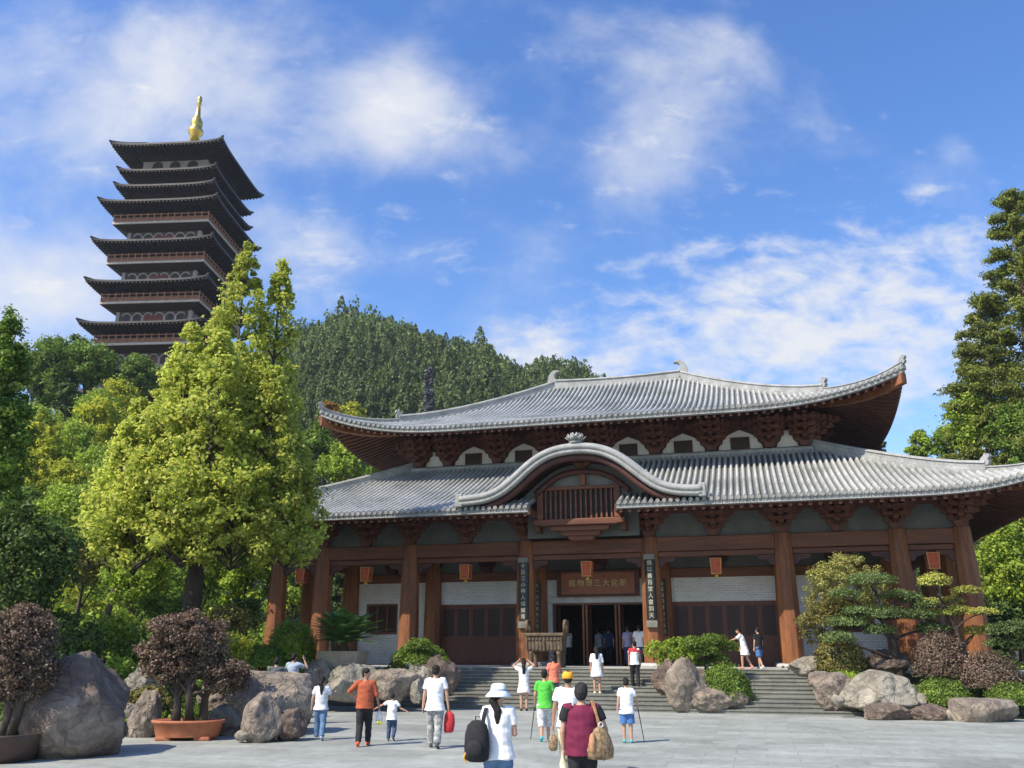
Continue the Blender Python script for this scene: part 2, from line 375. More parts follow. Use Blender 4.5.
# ------------------------------------------------------------------ mesh helpers
class MB:
    def __init__(s): s.v, s.f = [], []
    def add(s, V, F):
        o = len(s.v)
        s.v += [tuple(p) for p in V]
        s.f += [tuple(i + o for i in f) for f in F]
        return s
    def bx(s, x0, x1, y0, y1, z0, z1, rz=0, c=None):
        P = [(x0, y0, z0), (x1, y0, z0), (x1, y1, z0), (x0, y1, z0), (x0, y0, z1), (x1, y0, z1), (x1, y1, z1), (x0, y1, z1)]
        if rz:
            c = c or ((x0 + x1) / 2, (y0 + y1) / 2)
            ca, sa = math.cos(rz), math.sin(rz)
            P = [(c[0] + (x - c[0]) * ca - (y - c[1]) * sa, c[1] + (x - c[0]) * sa + (y - c[1]) * ca, z) for x, y, z in P]
        return s.add(P, [(0, 3, 2, 1), (4, 5, 6, 7), (0, 1, 5, 4), (1, 2, 6, 5), (2, 3, 7, 6), (3, 0, 4, 7)])
    def prism(s, poly, axis, a0, a1):
        """poly: 2-D outline; axis 'y' puts it in x-z and runs it along y, 'x' in y-z along x, 'z' in x-y along z"""
        def mk(p, a):
            return {'y': (p[0], a, p[1]), 'x': (a, p[0], p[1]), 'z': (p[0], p[1], a)}[axis]
        n = len(poly)
        P = [mk(p, a0) for p in poly] + [mk(p, a1) for p in poly]
        F = [tuple(range(n)), tuple(range(2 * n - 1, n - 1, -1))] + [(i, i + n, (i + 1) % n + n, (i + 1) % n) for i in range(n)]
        return s.add(P, F)
    def loft(s, rings, caps=True):
        n = len(rings[0]); V = [p for r in rings for p in r]; F = []
        for k in range(len(rings) - 1):
            for i in range(n):
                j = (i + 1) % n
                F.append((k * n + i, k * n + j, (k + 1) * n + j, (k + 1) * n + i))
        if caps:
            F.append(tuple(range(n - 1, -1, -1))); F.append(tuple(range((len(rings) - 1) * n, len(rings) * n)))
        return s.add(V, F)
    def tube(s, pts, rad, n=8, caps=True):
        pts = [Vector(p) for p in pts]
        if not hasattr(rad, '__len__'): rad = [rad] * len(pts)
        rings = []; up = None
        for i, p in enumerate(pts):
            d = (pts[min(i + 1, len(pts) - 1)] - pts[max(i - 1, 0)])
            d = d.normalized() if d.length > 1e-9 else Vector((0, 0, 1))
            if up is None:
                up = Vector((1, 0, 0)) if abs(d.x) < .8 else Vector((0, 1, 0))
            a = d.cross(up).normalized(); b2 = a.cross(d).normalized(); up = b2
            rings.append([p + (a * math.cos(2 * math.pi * k / n) + b2 * math.sin(2 * math.pi * k / n)) * rad[i] for k in range(n)])
        return s.loft(rings, caps)
    def lathe(s, prof, c=(0, 0, 0), n=20, caps=True, sx=1, sy=1):
        return s.loft([[(c[0] + r * sx * math.cos(2 * math.pi * k / n), c[1] + r * sy * math.sin(2 * math.pi * k / n), c[2] + z) for k in range(n)] for r, z in prof], caps)
    def capsule(s, p, q, r1, r2, n=12):
        p, q = Vector(p), Vector(q); d = (q - p); L = d.length
        d = d.normalized() if L > 1e-6 else Vector((0, 0, 1))
        pts, rad = [], []
        for k in range(5):
            a = math.pi / 2 * (1 - k / 4); pts.append(p - d * r1 * math.sin(a)); rad.append(max(r1 * math.cos(a), .0008))
        for k in range(5):
            a = math.pi / 2 * k / 4; pts.append(q + d * r2 * math.sin(a)); rad.append(max(r2 * math.cos(a), .0008))
        return s.tube(pts, rad, n)
    def ell(s, c, r, n=14, rot=None):
        rings = []
        for k in range(n // 2 + 1):
            a = math.pi * (k / (n // 2)) - math.pi / 2
            rr, zz = max(math.cos(a), .01), math.sin(a)
            ring = []
            for j in range(n):
                p = Vector((r[0] * rr * math.cos(2 * math.pi * j / n), r[1] * rr * math.sin(2 * math.pi * j / n), r[2] * zz))
                if rot: p = rot @ p
                ring.append(p + Vector(c))
            rings.append(ring)
        return s.loft(rings)
    def build(s, name, mat, parent=None, smooth=False, bevel=0.0, loc=None):
        me = bpy.data.meshes.new(name)
        me.from_pydata(s.v, [], s.f)
        me.update()
        if smooth: me.polygons.foreach_set('use_smooth', [True] * len(me.polygons))
        return link(name, me, mat, parent, bevel, loc)
def link(name, me, mat, parent=None, bevel=0.0, loc=None):
    if mat is not None:
        me.materials.clear(); me.materials.append(mat)
    o = bpy.data.objects.new(name, me)
    COL.objects.link(o)
    if parent is not None: o.parent = parent
    if loc is not None: o.location = loc
    if bevel:
        b = o.modifiers.new('bevel', 'BEVEL'); b.width = bevel; b.segments = 2; b.limit_method = 'ANGLE'; b.angle_limit = R(40)
    return o
def npmesh(name, V, F, mat, parent=None, smooth=False, attr=None):
    V = np.asarray(V, dtype=np.float32); F = np.asarray(F, dtype=np.int32)
    me = bpy.data.meshes.new(name)
    k = F.shape[1]
    me.vertices.add(len(V)); me.vertices.foreach_set('co', V.ravel())
    me.loops.add(F.size); me.loops.foreach_set('vertex_index', F.ravel())
    me.polygons.add(len(F))
    me.polygons.foreach_set('loop_start', np.arange(0, F.size, k, dtype=np.int32))
    me.polygons.foreach_set('loop_total', np.full(len(F), k, dtype=np.int32))
    if smooth: me.polygons.foreach_set('use_smooth', np.ones(len(F), dtype=bool))
    me.update(calc_edges=True)
    if attr:
        a = me.attributes.new(attr[0], 'FLOAT', 'POINT'); a.data.foreach_set('value', np.asarray(attr[1], dtype=np.float32))
    return link(name, me, mat, parent)
def tag(o, label=None, cat=None, group=None, kind=None):
    if label: o['label'] = label
    if cat: o['category'] = cat
    if group: o['group'] = group
    if kind: o['kind'] = kind
    return o
def thing(name, label, cat, loc=(0, 0, 0), rz=0, group=None):
    o = bpy.data.objects.new(name, None)
    COL.objects.link(o)
    o.empty_display_size = .3
    o.location = loc; o.rotation_euler = (0, 0, rz)
    return tag(o, label, cat, group)
def copy_part(o, parent, loc=None, rz=None):
    c = o.copy(); COL.objects.link(c); c.parent = parent
    if loc is not None: c.location = loc
    if rz is not None: c.rotation_euler = (0, 0, rz)
    for ch in o.children: copy_part(ch, c)
    return c
def unit(a): return a / np.maximum(np.linalg.norm(a, axis=-1, keepdims=True), 1e-9)
def smooth01(x):
    x = np.clip(x, 0, 1); return x * x * (3 - 2 * x)
def leaf_quads(P, size, nrm=None, spread=.9, aspect=.62, r=rng, along=None):
    n = len(P)
    rv = unit(r.normal(size=(n, 3)))
    nn = rv if nrm is None else unit(nrm + spread * rv)
    tt = unit(np.cross(nn, r.normal(size=(n, 3)))) if along is None else unit(along + .5 * r.normal(size=(n, 3)))
    bb = unit(np.cross(nn, tt))
    s = (size * r.uniform(.5, 1.5, size=(n, 1))) * .5
    droop = nn * s * .18
    V = np.stack([P + tt * s - droop, P + bb * s * aspect + droop, P - tt * s - droop, P - bb * s * aspect + droop], 1).reshape(-1, 3)
    F = np.arange(4 * n).reshape(n, 4)
    return V, F
def clump_leaves(centres, radii, per, flat=.75, r=rng):
    """leaves in soft balls round the clump centres, mostly near their surfaces; also outward directions"""
    centres = np.asarray(centres); k = len(centres)
    radii = np.broadcast_to(np.asarray(radii, float), (k,))
    per = np.broadcast_to(np.asarray(per, int), (k,))
    idx = np.repeat(np.arange(k), per)
    d = unit(r.normal(size=(len(idx), 3)))
    rad = radii[idx][:, None] * (r.uniform(0, 1, size=(len(idx), 1)) ** .5) * np.where(r.random((len(idx), 1)) < .12, 1.45, 1.0)
    off = d * rad; off[:, 2] *= flat
    return centres[idx] + off, d
def crown_clumps(c, rad, k, r=rng, shell=.55, egg=0.0, low_cut=-1.0):
    out = []
    while len(out) < k:
        d = unit(r.normal(size=3)); q = r.uniform(shell ** 3, 1) ** (1 / 3)
        p = d * q
        if p[2] < low_cut: continue
        w = 1 - egg * p[2]
        out.append((c[0] + p[0] * rad[0] * w, c[1] + p[1] * rad[1] * w, c[2] + p[2] * rad[2]))
    return np.array(out)
def limb_path(a, b, sag=.12, n=5, r=random):
    a, b = Vector(a), Vector(b); pts = []
    off = Vector((r.uniform(-1, 1), r.uniform(-1, 1), r.uniform(.2, 1))) * (b - a).length * sag
    for i in range(n):
        k = i / (n - 1); pts.append(a.lerp(b, k) + off * math.sin(math.pi * k) )
    return pts

# ------------------------------------------------------------------ ground
SKY_PX = [(-300, 360), (0, 400), (100, 395), (200, 372), (262, 350), (300, 330), (325, 319), (350, 311), (375, 314), (400, 323), (430, 333), (460, 339),
          (485, 343), (505, 357), (530, 362), (545, 358), (580, 364), (606, 377), (660, 402), (760, 425), (900, 450), (1300, 500)]
_u = np.array([ray(*p).x / ray(*p).y for p in SKY_PX]); _s = np.array([ray(*p).z / ray(*p).y for p in SKY_PX])
def ground_z(x, y):
    x = np.asarray(x, float); y = np.asarray(y, float)
    dx, dy = x - BX, y - BY
    s = dx * math.cos(TH) - dy * math.sin(TH); t = dx * math.sin(TH) + dy * math.cos(TH)
    d = np.minimum(y - 20.8, (-5.9 - .15 * (y - 20.5)) - x)
    h = 1.15 * smooth01(d / 5)
    h = np.maximum(h, 1.1 * smooth01((t + 6.3) / 4.5) * smooth01((s - 9.0) / 1.0))
    h = np.maximum(h, 1.08 * smooth01((t + 4.4) / 1.5) * smooth01((-4.9 - s) / .9))
    h = np.maximum(h, 1.1 * smooth01((y - 44) / 8))
    left = 28.5 * smooth01((y - 34) / 72) * smooth01((-x - 12) / 27)
    h = np.maximum(h, left + np.where(left > .5, .8, 0) * 0)
    u = x / np.maximum(y, 1)
    S = np.interp(u, _u, _s)
    prof = smooth01((y - 92) / 165) ** .9
    far = (S * 255 - 12.5) * prof * np.where(y > 257, np.maximum(0.0, 1 - ((y - 257) / 300)), 1)
    return np.maximum(h, far)
xs = np.concatenate([[-900, -600, -400], np.arange(-300, -62, 8), np.arange(-60, 60.1, .9), np.arange(64, 300, 8), [400, 600, 900]])
ys = np.concatenate([[-400, -200, -60, 0, 15], np.arange(19, 60, .7), np.arange(60, 130, 2.5), np.arange(130, 330, 6), [400, 600, 900]])
X, Y = np.meshgrid(xs, ys)
Z = ground_z(X, Y)
bumpy = np.array([mnoise.noise((a * .5, b * .5, 0)) for a, b in zip(X.ravel(), Y.ravel())]).reshape(X.shape)
Z = Z + bumpy * .12 * (Z > .1) - .03
nx, ny = len(xs), len(ys)
idx = np.arange(nx * ny).reshape(ny, nx)
Fq = np.stack([idx[:-1, :-1], idx[:-1, 1:], idx[1:, 1:], idx[1:, :-1]], -1).reshape(-1, 4)
tag(npmesh('terrain', np.stack([X, Y, Z], -1).reshape(-1, 3), Fq, M['soil'], smooth=True), kind='structure')
pz = MB().add([(-60, -60, 0), (60, -60, 0), (60, 34.5, 0), (-60, 34.5, 0)], [(0, 1, 2, 3)])
tag(pz.build('plaza_paving', M['paving']), kind='structure')

# ------------------------------------------------------------------ staircase
st = thing('stone_staircase', 'broad grey stone staircase rising from the plaza to the hall', 'staircase', hall(0, 0, 0), -TH)
lo, up = MB(), MB()
r1, r2 = .115, .113
t0 = -6.0
for k in range(4):
    ta = t0 + .32 * k
    tb = ta + .32 if k < 3 else -4.24
    lo.bx(-10.6, 10.8, ta, tb, -.1, r1 * (k + 1) - .045)
    lo.bx(-10.6, 10.8, ta - .025, tb - .025, r1 * (k + 1) - .045, r1 * (k + 1))
zl = r1 * 4
for k in range(7):
    ta = -4.24 + .32 * k
    tb = ta + .32 if k < 6 else -2.28
    z = zl + r2 * (k + 1)
    up.bx(-5.2, 9.6, ta, tb, zl - .2, z - .045)
    up.bx(-5.2, 9.6, ta - .025, tb - .025, z - .045, z)
lo.build('lower_flight', M['step'], st, bevel=.008)
up.build('upper_flight', M['step'], st, bevel=.008)

# ------------------------------------------------------------------ the hall
HZ = -.15
PT = 1.40                                               # platform top, hall coordinates
hl = thing('museum_hall', 'long timber hall with double eaved grey tiled roofs and round red columns', 'hall', hall(0, 0, HZ), -TH)
pb = MB().bx(-16.4, 16.4, -2.2, 25, 0, PT - .13)
pb.build('platform', M['step'], hl)
MB().bx(-16.5, 16.5, -2.3, 25.1, PT - .13, PT).build('platform_edge', M['stone_pale'], hl, bevel=.02)

COLS = [2.6, 7.77, 11.92, 14.16]
def column_mesh(z1, r0=.395, r1=.295):
    mb = MB()
    # square shaft with broad chamfers, battered towards the top
    rings = []
    for r, z in [(r0 * .99, 0), (r0, .3), (r0 * .985, 1.6), (r0 * .90, 3.4), (r1, z1), (r1 * .9, z1 + .02)]:
        c = r * .46
        rings.append([(r, -c, z), (r, c, z), (c, r, z), (-c, r, z), (-r, c, z), (-r, -c, z), (-c, -r, z), (c, -r, z)])
    mb.loft(rings)
    return mb
ZC = 6.42
c0 = column_mesh(ZC - PT - .16).build('column', M['wood'], hl, bevel=.025, loc=(0, 0, PT + .16))
pl = MB().lathe([(.62, -.16), (.64, -.1), (.6, -.02), (.5, .002)], n=28).build('plinth', M['stone_pale'], c0, smooth=False)
spots = [(s * k, 0) for s in COLS for k in (-1, 1)]
spots += [(14.16 * k, t) for t in (3.0, 7.4, 12.6, 17.8, 21.2) for k in (-1, 1)]
spots += [(11.92 * k, t) for t in (2.95, 18.3) for k in (-1, 1)] + [(7.77 * k, 2.95) for k in (-1, 1)] + [(2.75 * k, 2.95) for k in (-1, 1)]
for i, (s, t) in enumerate(spots):
    if i == 0: c0.location = (s, t, PT + .16)
    else: copy_part(c0, hl, (s, t, PT + .16))

def beam(x0, x1, y, z0, z1, d=.34, name='beam', mat='wood_h'):
    return MB().bx(x0, x1, y - d / 2, y + d / 2, z0, z1).build(name, M[mat], hl, bevel=.03)
edge = [-14.16, -11.92, -7.77, -2.6, 2.6, 7.77, 11.92, 14.16]
for a, b in zip(edge[:-1], edge[1:]):
    beam(a + .30, b - .30, 0, 5.84, 6.40)
    beam(a + .33, b - .33, 0, 5.62, 5.82, .16, 'under_beam')
    for sgn, x in ((1, a), (-1, b)):
        mb = MB().prism([(x + sgn * .34, 5.6), (x + sgn * 1.0, 5.6), (x + sgn * .95, 5.45), (x + sgn * .6, 5.4), (x + sgn * .5, 5.25), (x + sgn * .34, 5.2)][::sgn], 'y', -.07, .07)
        mb.build('beam_bracket', M['wood_dark'], hl)
for k in (-1, 1):
    for ta, tb in zip([0, 3.0, 7.4, 12.6, 17.8], [3.0, 7.4, 12.6, 17.8, 21.2]):
        MB().bx(k * 14.16 - .17, k * 14.16 + .17, ta + .3, tb - .3, 5.84, 6.40).build('side_beam', M['wood'], hl, bevel=.03)
for s in (-11.92, -7.77, -2.6, 2.6, 7.77, 11.92):
    MB().bx(s - .14, s + .14, .3, 2.65, 5.75, 6.2).build('veranda_beam', M['wood'], hl, bevel=.03)

# inner front wall of grey brick with door and window openings
T0, T1 = 3.0, 3.3
def wall_with_holes(x0, x1, z0, z1, holes):
    mb = MB(); xs_ = sorted({x0, x1, *[h[0] for h in holes], *[h[1] for h in holes]})
    for a, b in zip(xs_[:-1], xs_[1:]):
        zz = z0
        for h in sorted([h for h in holes if h[0] <= a and h[1] >= b], key=lambda h: h[2]):
            if h[2] > zz: mb.bx(a, b, T0, T1, zz, h[2])
            zz = h[3]
        if zz < z1: mb.bx(a, b, T0, T1, zz, z1)
    return mb
holes = [(-2.16, 2.16, PT, 4.02), (3.12, 7.42, PT, 4.02), (-7.42, -3.12, PT, 4.02), (-11.15, -9.55, 2.72, 4.1), (9.55, 11.15, 2.72, 4.1)]
wall_with_holes(-11.92, 11.92, PT, 5.02, holes).build('front_wall', M['brick'], hl)
MB().bx(-11.6, 11.6, T0 - .06, T1 + .04, 5.02, 5.42).build('wall_beam', M['wood_h'], hl, bevel=.02)
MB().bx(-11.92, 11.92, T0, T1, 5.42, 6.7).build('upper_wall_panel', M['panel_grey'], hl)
MB().bx(-11.92, -11.62, T1, 18.2, PT, 6.7).bx(11.62, 11.92, T1, 18.2, PT, 6.7).bx(-11.62, 11.62, 17.9, 18.2, PT, 6.7).build('side_and_rear_wall', M['brick'], hl)
MB().bx(-11.61, 11.61, T1 + .01, 17.89, 6.3, 6.4).build('ceiling', M['wood_dark'], hl)
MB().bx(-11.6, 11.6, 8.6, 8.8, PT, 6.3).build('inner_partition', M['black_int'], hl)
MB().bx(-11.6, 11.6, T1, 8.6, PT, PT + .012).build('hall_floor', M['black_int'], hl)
# pale stone surround of the middle doorway
fr = MB().bx(-2.62, -2.16, T0 - .05, T0 + .2, PT, 4.02).bx(2.16, 2.62, T0 - .05, T0 + .2, PT, 4.02).bx(-2.62, 2.62, T0 - .06, T0 + .2, 4.022, 4.30)
fr.build('stone_door_surround', M['stone_pale'], hl, bevel=.015)
for x0, x1 in ((-7.42, -3.12), (3.12, 7.42)):
    for a, b in ((x0 - .2, x0 - .003), (x1 + .003, x1 + .2)):
        MB().bx(a, b, T0 - .03, T0 + .1, PT, 4.02).build('door_jamb', M['stone_pale'], hl, bevel=.01)

def door_leaf(w, h):
    """timber leaf: frame with a lattice above and a solid panel below, standing on z=0, centred on x"""
    mb = MB(); f = .085
    mb.bx(-w / 2, -w / 2 + f, -.03, .03, 0, h).bx(w / 2 - f, w / 2, -.03, .03, 0, h)
    for z in (0, h * .36, h * .44, h - .09):
        mb.bx(-w / 2 + f, w / 2 - f, -.028, .028, z, z + .09)
    mb.bx(-w / 2 + f, w / 2 - f, -.01, .012, .09, h * .36).bx(-w / 2 + f, w / 2 - f, -.01, .012, h * .36 + .09, h * .44)
    la = MB()
    x0, x1, z0, z1 = -w / 2 + f, w / 2 - f, h * .44 + .09, h - .09
    n = 5
    for i in range(1, n): la.bx(x0 + (x1 - x0) * i / n - .009, x0 + (x1 - x0) * i / n + .009, -.014, .004, z0, z1)
    m = int((z1 - z0) / .11)
    for i in range(1, m): la.bx(x0, x1, -.016, .006, z0 + (z1 - z0) * i / m - .009, z0 + (z1 - z0) * i / m + .009)
    la.bx(x0, x1, .012, .02, z0, z1)
    return mb, la
def hang_leaf(cache, x, t, ang=0):
    if 'o' not in cache:
        a, b = door_leaf(cache['w'], cache['h'])
        o = a.build('door_leaf', M['door'], hl, bevel=.006); b.build('lattice', M['door_dark'], o)
        cache['o'] = o; o.location = (x, t, PT + .03); o.rotation_euler = (0, 0, ang)
        return o
    return copy_part(cache['o'], hl, (x, t, PT + .03), ang)
ca = dict(w=.71, h=2.5)
for x0, x1 in ((-7.42, -3.12), (3.12, 7.42)):
    for k in range(6): hang_leaf(ca, x0 + (x1 - x0) * (k + .5) / 6, T0 + .14)
    MB().bx(x0, x1, T0 + .08, T0 + .2, PT + 2.53, 4.02).build('door_head', M['door'], hl)
    MB().bx(x0, x1, T0 + .06, T0 + .24, PT, PT + .03).build('door_sill', M['door'], hl)
cb = dict(w=.68, h=2.5)
for x, ang in ((-2.05, 1.45), (-.82, 1.62), (-.62, 1.5), (.62, 1.62), (.82, 1.5), (2.05, 1.66)):
    hang_leaf(cb, x, T0 + .5, ang)
MB().bx(-2.16, 2.16, T0 + .06, T0 + .2, PT + 2.54, 4.02).build('door_head', M['door'], hl)
for x in (-.72, .72):
    for e in (-.12, .03): MB().bx(x + e, x + e + .09, T0 + .04, T0 + .14, PT, PT + 2.54).build('door_post', M['wood'], hl, bevel=.01)
for x0, x1 in ((-11.15, -9.55), (9.55, 11.15)):
    w = MB()
    for a, b, c, d in ((x0, x1, 2.72, 2.82), (x0, x1, 4.0, 4.1), (x0, x0 + .1, 2.82, 4.0), (x1 - .1, x1, 2.82, 4.0), (x0 + .5, x0 + .6, 2.82, 4.0), (x1 - .6, x1 - .5, 2.82, 4.0)):
        w.bx(a, b, T0 + .05, T0 + .15, c, d)
    wo_ = w.build('lattice_window', M['door'], hl)
    la = MB().bx(x0 + .1, x1 - .1, T0 + .14, T0 + .16, 2.82, 4.0)
    for i in range(1, 14): la.bx(x0 + .1 + 1.4 * i / 14 - .012, x0 + .1 + 1.4 * i / 14 + .012, T0 + .1, T0 + .13, 2.82, 4.0)
    la.build('lattice', M['door_dark'], wo_)

# ---- bracket sets
def arm(mb, x0, x1, y, z0, h, d=.16):
    c = min(.16, (x1 - x0) * .2)
    mb.prism([(x0, z0 + h * .45), (x0 + c * .45, z0 + h * .14), (x0 + c, z0), (x1 - c, z0), (x1 - c * .45, z0 + h * .14), (x1, z0 + h * .45), (x1, z0 + h), (x0, z0 + h)], 'y', y - d / 2, y + d / 2)
def bracket_mesh(n, th, w0, dw, o0, do, scale=1.0):
    mb = MB()
    mb.prism([(-.16, 0), (.16, 0), (.25, .12), (.25, .24), (-.25, .24), (-.25, .12)], 'y', -.24, .24)
    for k in range(n):
        z = .24 + k * th; out = o0 + k * do; w = w0 + k * dw
        arm(mb, -w / 2, w / 2, 0, z, th * .6)
        mb.prism([(.25, z + .02), (.25, z + th * .6), (-out - .12, z + th * .6), (-out - .18, z + th * .34), (-out - .06, z + .06), (-out + .1, z + .02)][::-1], 'x', -.08, .08)
        if k:
            for j in range(1, k + 1):
                wj = w0 + (k - j) * dw * .9 + .1
                arm(mb, -wj / 2, wj / 2, -(o0 + (j - 1) * do + .02), z, th * .58, .14)
                for x in (-wj / 2 + .09, 0, wj / 2 - .09):
                    mb.bx(x - .085, x + .085, -(o0 + (j - 1) * do + .02) - .095, -(o0 + (j - 1) * do + .02) + .095, z + th * .6, z + th * .98)
        for x in (-w / 2 + .1, w / 2 - .1, 0):
            mb.bx(x - .095, x + .095, -.1, .1, z + th * .61, z + th * .99)
        mb.bx(-.1, .1, -out - .12, -out + .09, z + th * .6, z + th * .98)
    return mb
b0 = bracket_mesh(4, .255, .8, .42, .30, .28).build('bracket_set', M['bracket'], hl)
low = [(s, 0) for s in (-14.16, -11.92, -9.85, -7.77, -5.18, -2.6, 2.6, 5.18, 7.77, 9.85, 11.92, 14.16)]
for i, (s, t) in enumerate(low):
    if i == 0: b0.location = (s, t, 6.42)
    else: copy_part(b0, hl, (s, t, 6.42))
for k in (-1, 1):
    for t in (0.02, 3.0, 7.4, 12.6, 17.8): copy_part(b0, hl, (k * 14.17, t, 6.415), R(90) * k)
b1 = bracket_mesh(2, .3, .8, .5, .3, .35).build('inner_bracket_set', M['wood_dark'], hl)
for i, s in enumerate((-9.85, -7.77, -5.18, -2.75, 0, 2.75, 5.18, 7.77, 9.85)):
    if i == 0: b1.location = (s, 2.93, 5.43)
    else: copy_part(b1, hl, (s, 2.93, 5.43))
# grey panels, colour darkened for the eave shade, between the lower bracket sets, over the tie beam
for a, b in zip(edge[:-1], edge[1:]):
    if (a, b) != (-2.6, 2.6):
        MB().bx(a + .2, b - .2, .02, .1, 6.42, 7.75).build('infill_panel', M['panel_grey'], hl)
        MB().bx(a, b, -.06, .018, 7.35, 7.55).build('purlin', M['soffit'], hl)
# upper storey: white panels with small windows between big bracket sets
HW, UT = 9.45, 4.6
UB = 10.62
MB().bx(-HW, HW, UT, UT + .2, UB - .5, 12.9).bx(-HW, HW, 16.4, 16.6, UB - .5, 12.9).bx(-HW, -HW + .2, UT + .2, 16.4, UB - .5, 12.9).bx(HW - .2, HW, UT + .2, 16.4, UB - .5, 12.9).build('upper_wall', M['panel_white'], hl)
MB().bx(-HW - .1, HW + .1, UT - .16, UT - .003, UB - .45, UB + .22).bx(-HW - .1, HW + .1, UT - .1, UT - .004, 11.98, 12.9).build('upper_sill_beam', M['wood_dark'], hl)
for k in (-1, 1):
    MB().bx(k * HW - .1, k * HW + .1, UT, 16.6, UB - .45, UB + .22).bx(k * HW - .08, k * HW + .08, UT, 16.6, 11.98, 12.9).build('upper_side_beam', M['wood_dark'], hl)
b2 = bracket_mesh(4, .275, .85, .48, .30, .30).build('upper_bracket_set', M['bracket'], hl)
for i, s in enumerate((-9.3, -7.75, -5.16, -2.58, 0, 2.58, 5.16, 7.75, 9.3)):
    if i == 0: b2.location = (s, UT - .12, UB + .2)
    else: copy_part(b2, hl, (s, UT - .12, UB + .2))
for k in (-1, 1):
    for t in (4.75, 7.6, 10.6, 13.6, 16.3): copy_part(b2, hl, (k * (HW + .1), t, UB + .2), R(90) * k)
# cusped timber edging that gives each white panel its arched head
for s0, s1 in [(-7.75, -5.16), (-5.16, -2.58), (-2.58, 0), (0, 2.58), (2.58, 5.16), (5.16, 7.75), (-9.3, -7.75), (7.75, 9.3)]:
    c = (s0 + s1) / 2; w = (s1 - s0) / 2
    poly = [(s0, UB + .22), (s0 + .30, UB + .22), (s0 + .34, UB + .42), (s0 + .5, UB + .56), (s0 + .55, UB + .78), (s0 + w * .62, UB + .95), (c, UB + 1.16),
            (s1 - w * .62, UB + .95), (s1 - .55, UB + .78), (s1 - .5, UB + .56), (s1 - .34, UB + .42), (s1 - .30, UB + .22), (s1, UB + .22), (s1, 12.0), (s0, 12.0)]
    mb = MB()
    # two halves so that each outline is simple
    i = 6
    mb.prism(poly[:i + 1] + [(c, 12.0), (s0, 12.0)], 'y', UT - .05, UT - .004); mb.prism(poly[i:14] + [(c, 12.0)], 'y', UT - .05, UT - .004)
    mb.build('panel_edging', M['wood_dark'], hl)
for s in (-6.45, -3.87, -1.29, 1.29, 3.87, 6.45):
    x0, x1, z0, z1 = s - .43, s + .43, UB + .26, UB + .8
    w = MB()
    for a, b, c, d in ((x0, x1, z0, z0 + .06), (x0, x1, z1 - .06, z1), (x0, x0 + .06, z0 + .06, z1 - .06), (x1 - .06, x1, z0 + .06, z1 - .06)):
        w.bx(a, b, UT - .09, UT - .006, c, d)
    wo_ = w.build('upper_window', M['wood_dark'], hl)
    la = MB().bx(x0 + .06, x1 - .06, UT - .03, UT - .007, z0 + .06, z1 - .06)
    for i in range(1, 9): la.bx(x0 + .06 + .74 * i / 9 - .014, x0 + .06 + .74 * i / 9 + .014, UT - .06, UT - .032, z0 + .06, z1 - .06)
    la.build('lattice', M['door_dark'], wo_)

# ---- tiled roofs
TCN = 10.6
class Roof:
    def __init__(s, Hs, Ht, Q, ze, zi, lift, w, p, k2):
        s.Hs, s.Ht, s.Q, s.ze, s.zi, s.lift, s.w, s.p, s.k2 = Hs, Ht, Q, ze, zi, lift, w, p, k2
    def pos(s, side, a, q, dz=0.0):
        a = np.asarray(a, float); q = np.asarray(q, float)
        H = s.Hs if side in (0, 2) else s.Ht
        x = q / s.Q
        lf = np.maximum(0, 1 - (H - np.abs(a)) / s.w) ** s.p
        z = s.ze + (s.zi - s.ze) * ((1 - s.k2) * x + s.k2 * x * x) + s.lift * lf * np.maximum(0, 1 - x) ** 2 + dz
        if side == 0: return a, TCN - s.Ht + q, z
        if side == 2: return -a, TCN + s.Ht - q, z
        if side == 1: return s.Hs - q, TCN + a, z
        return -s.Hs + q, TCN - a, z
    def half(s, side): return s.Hs if side in (0, 2) else s.Ht
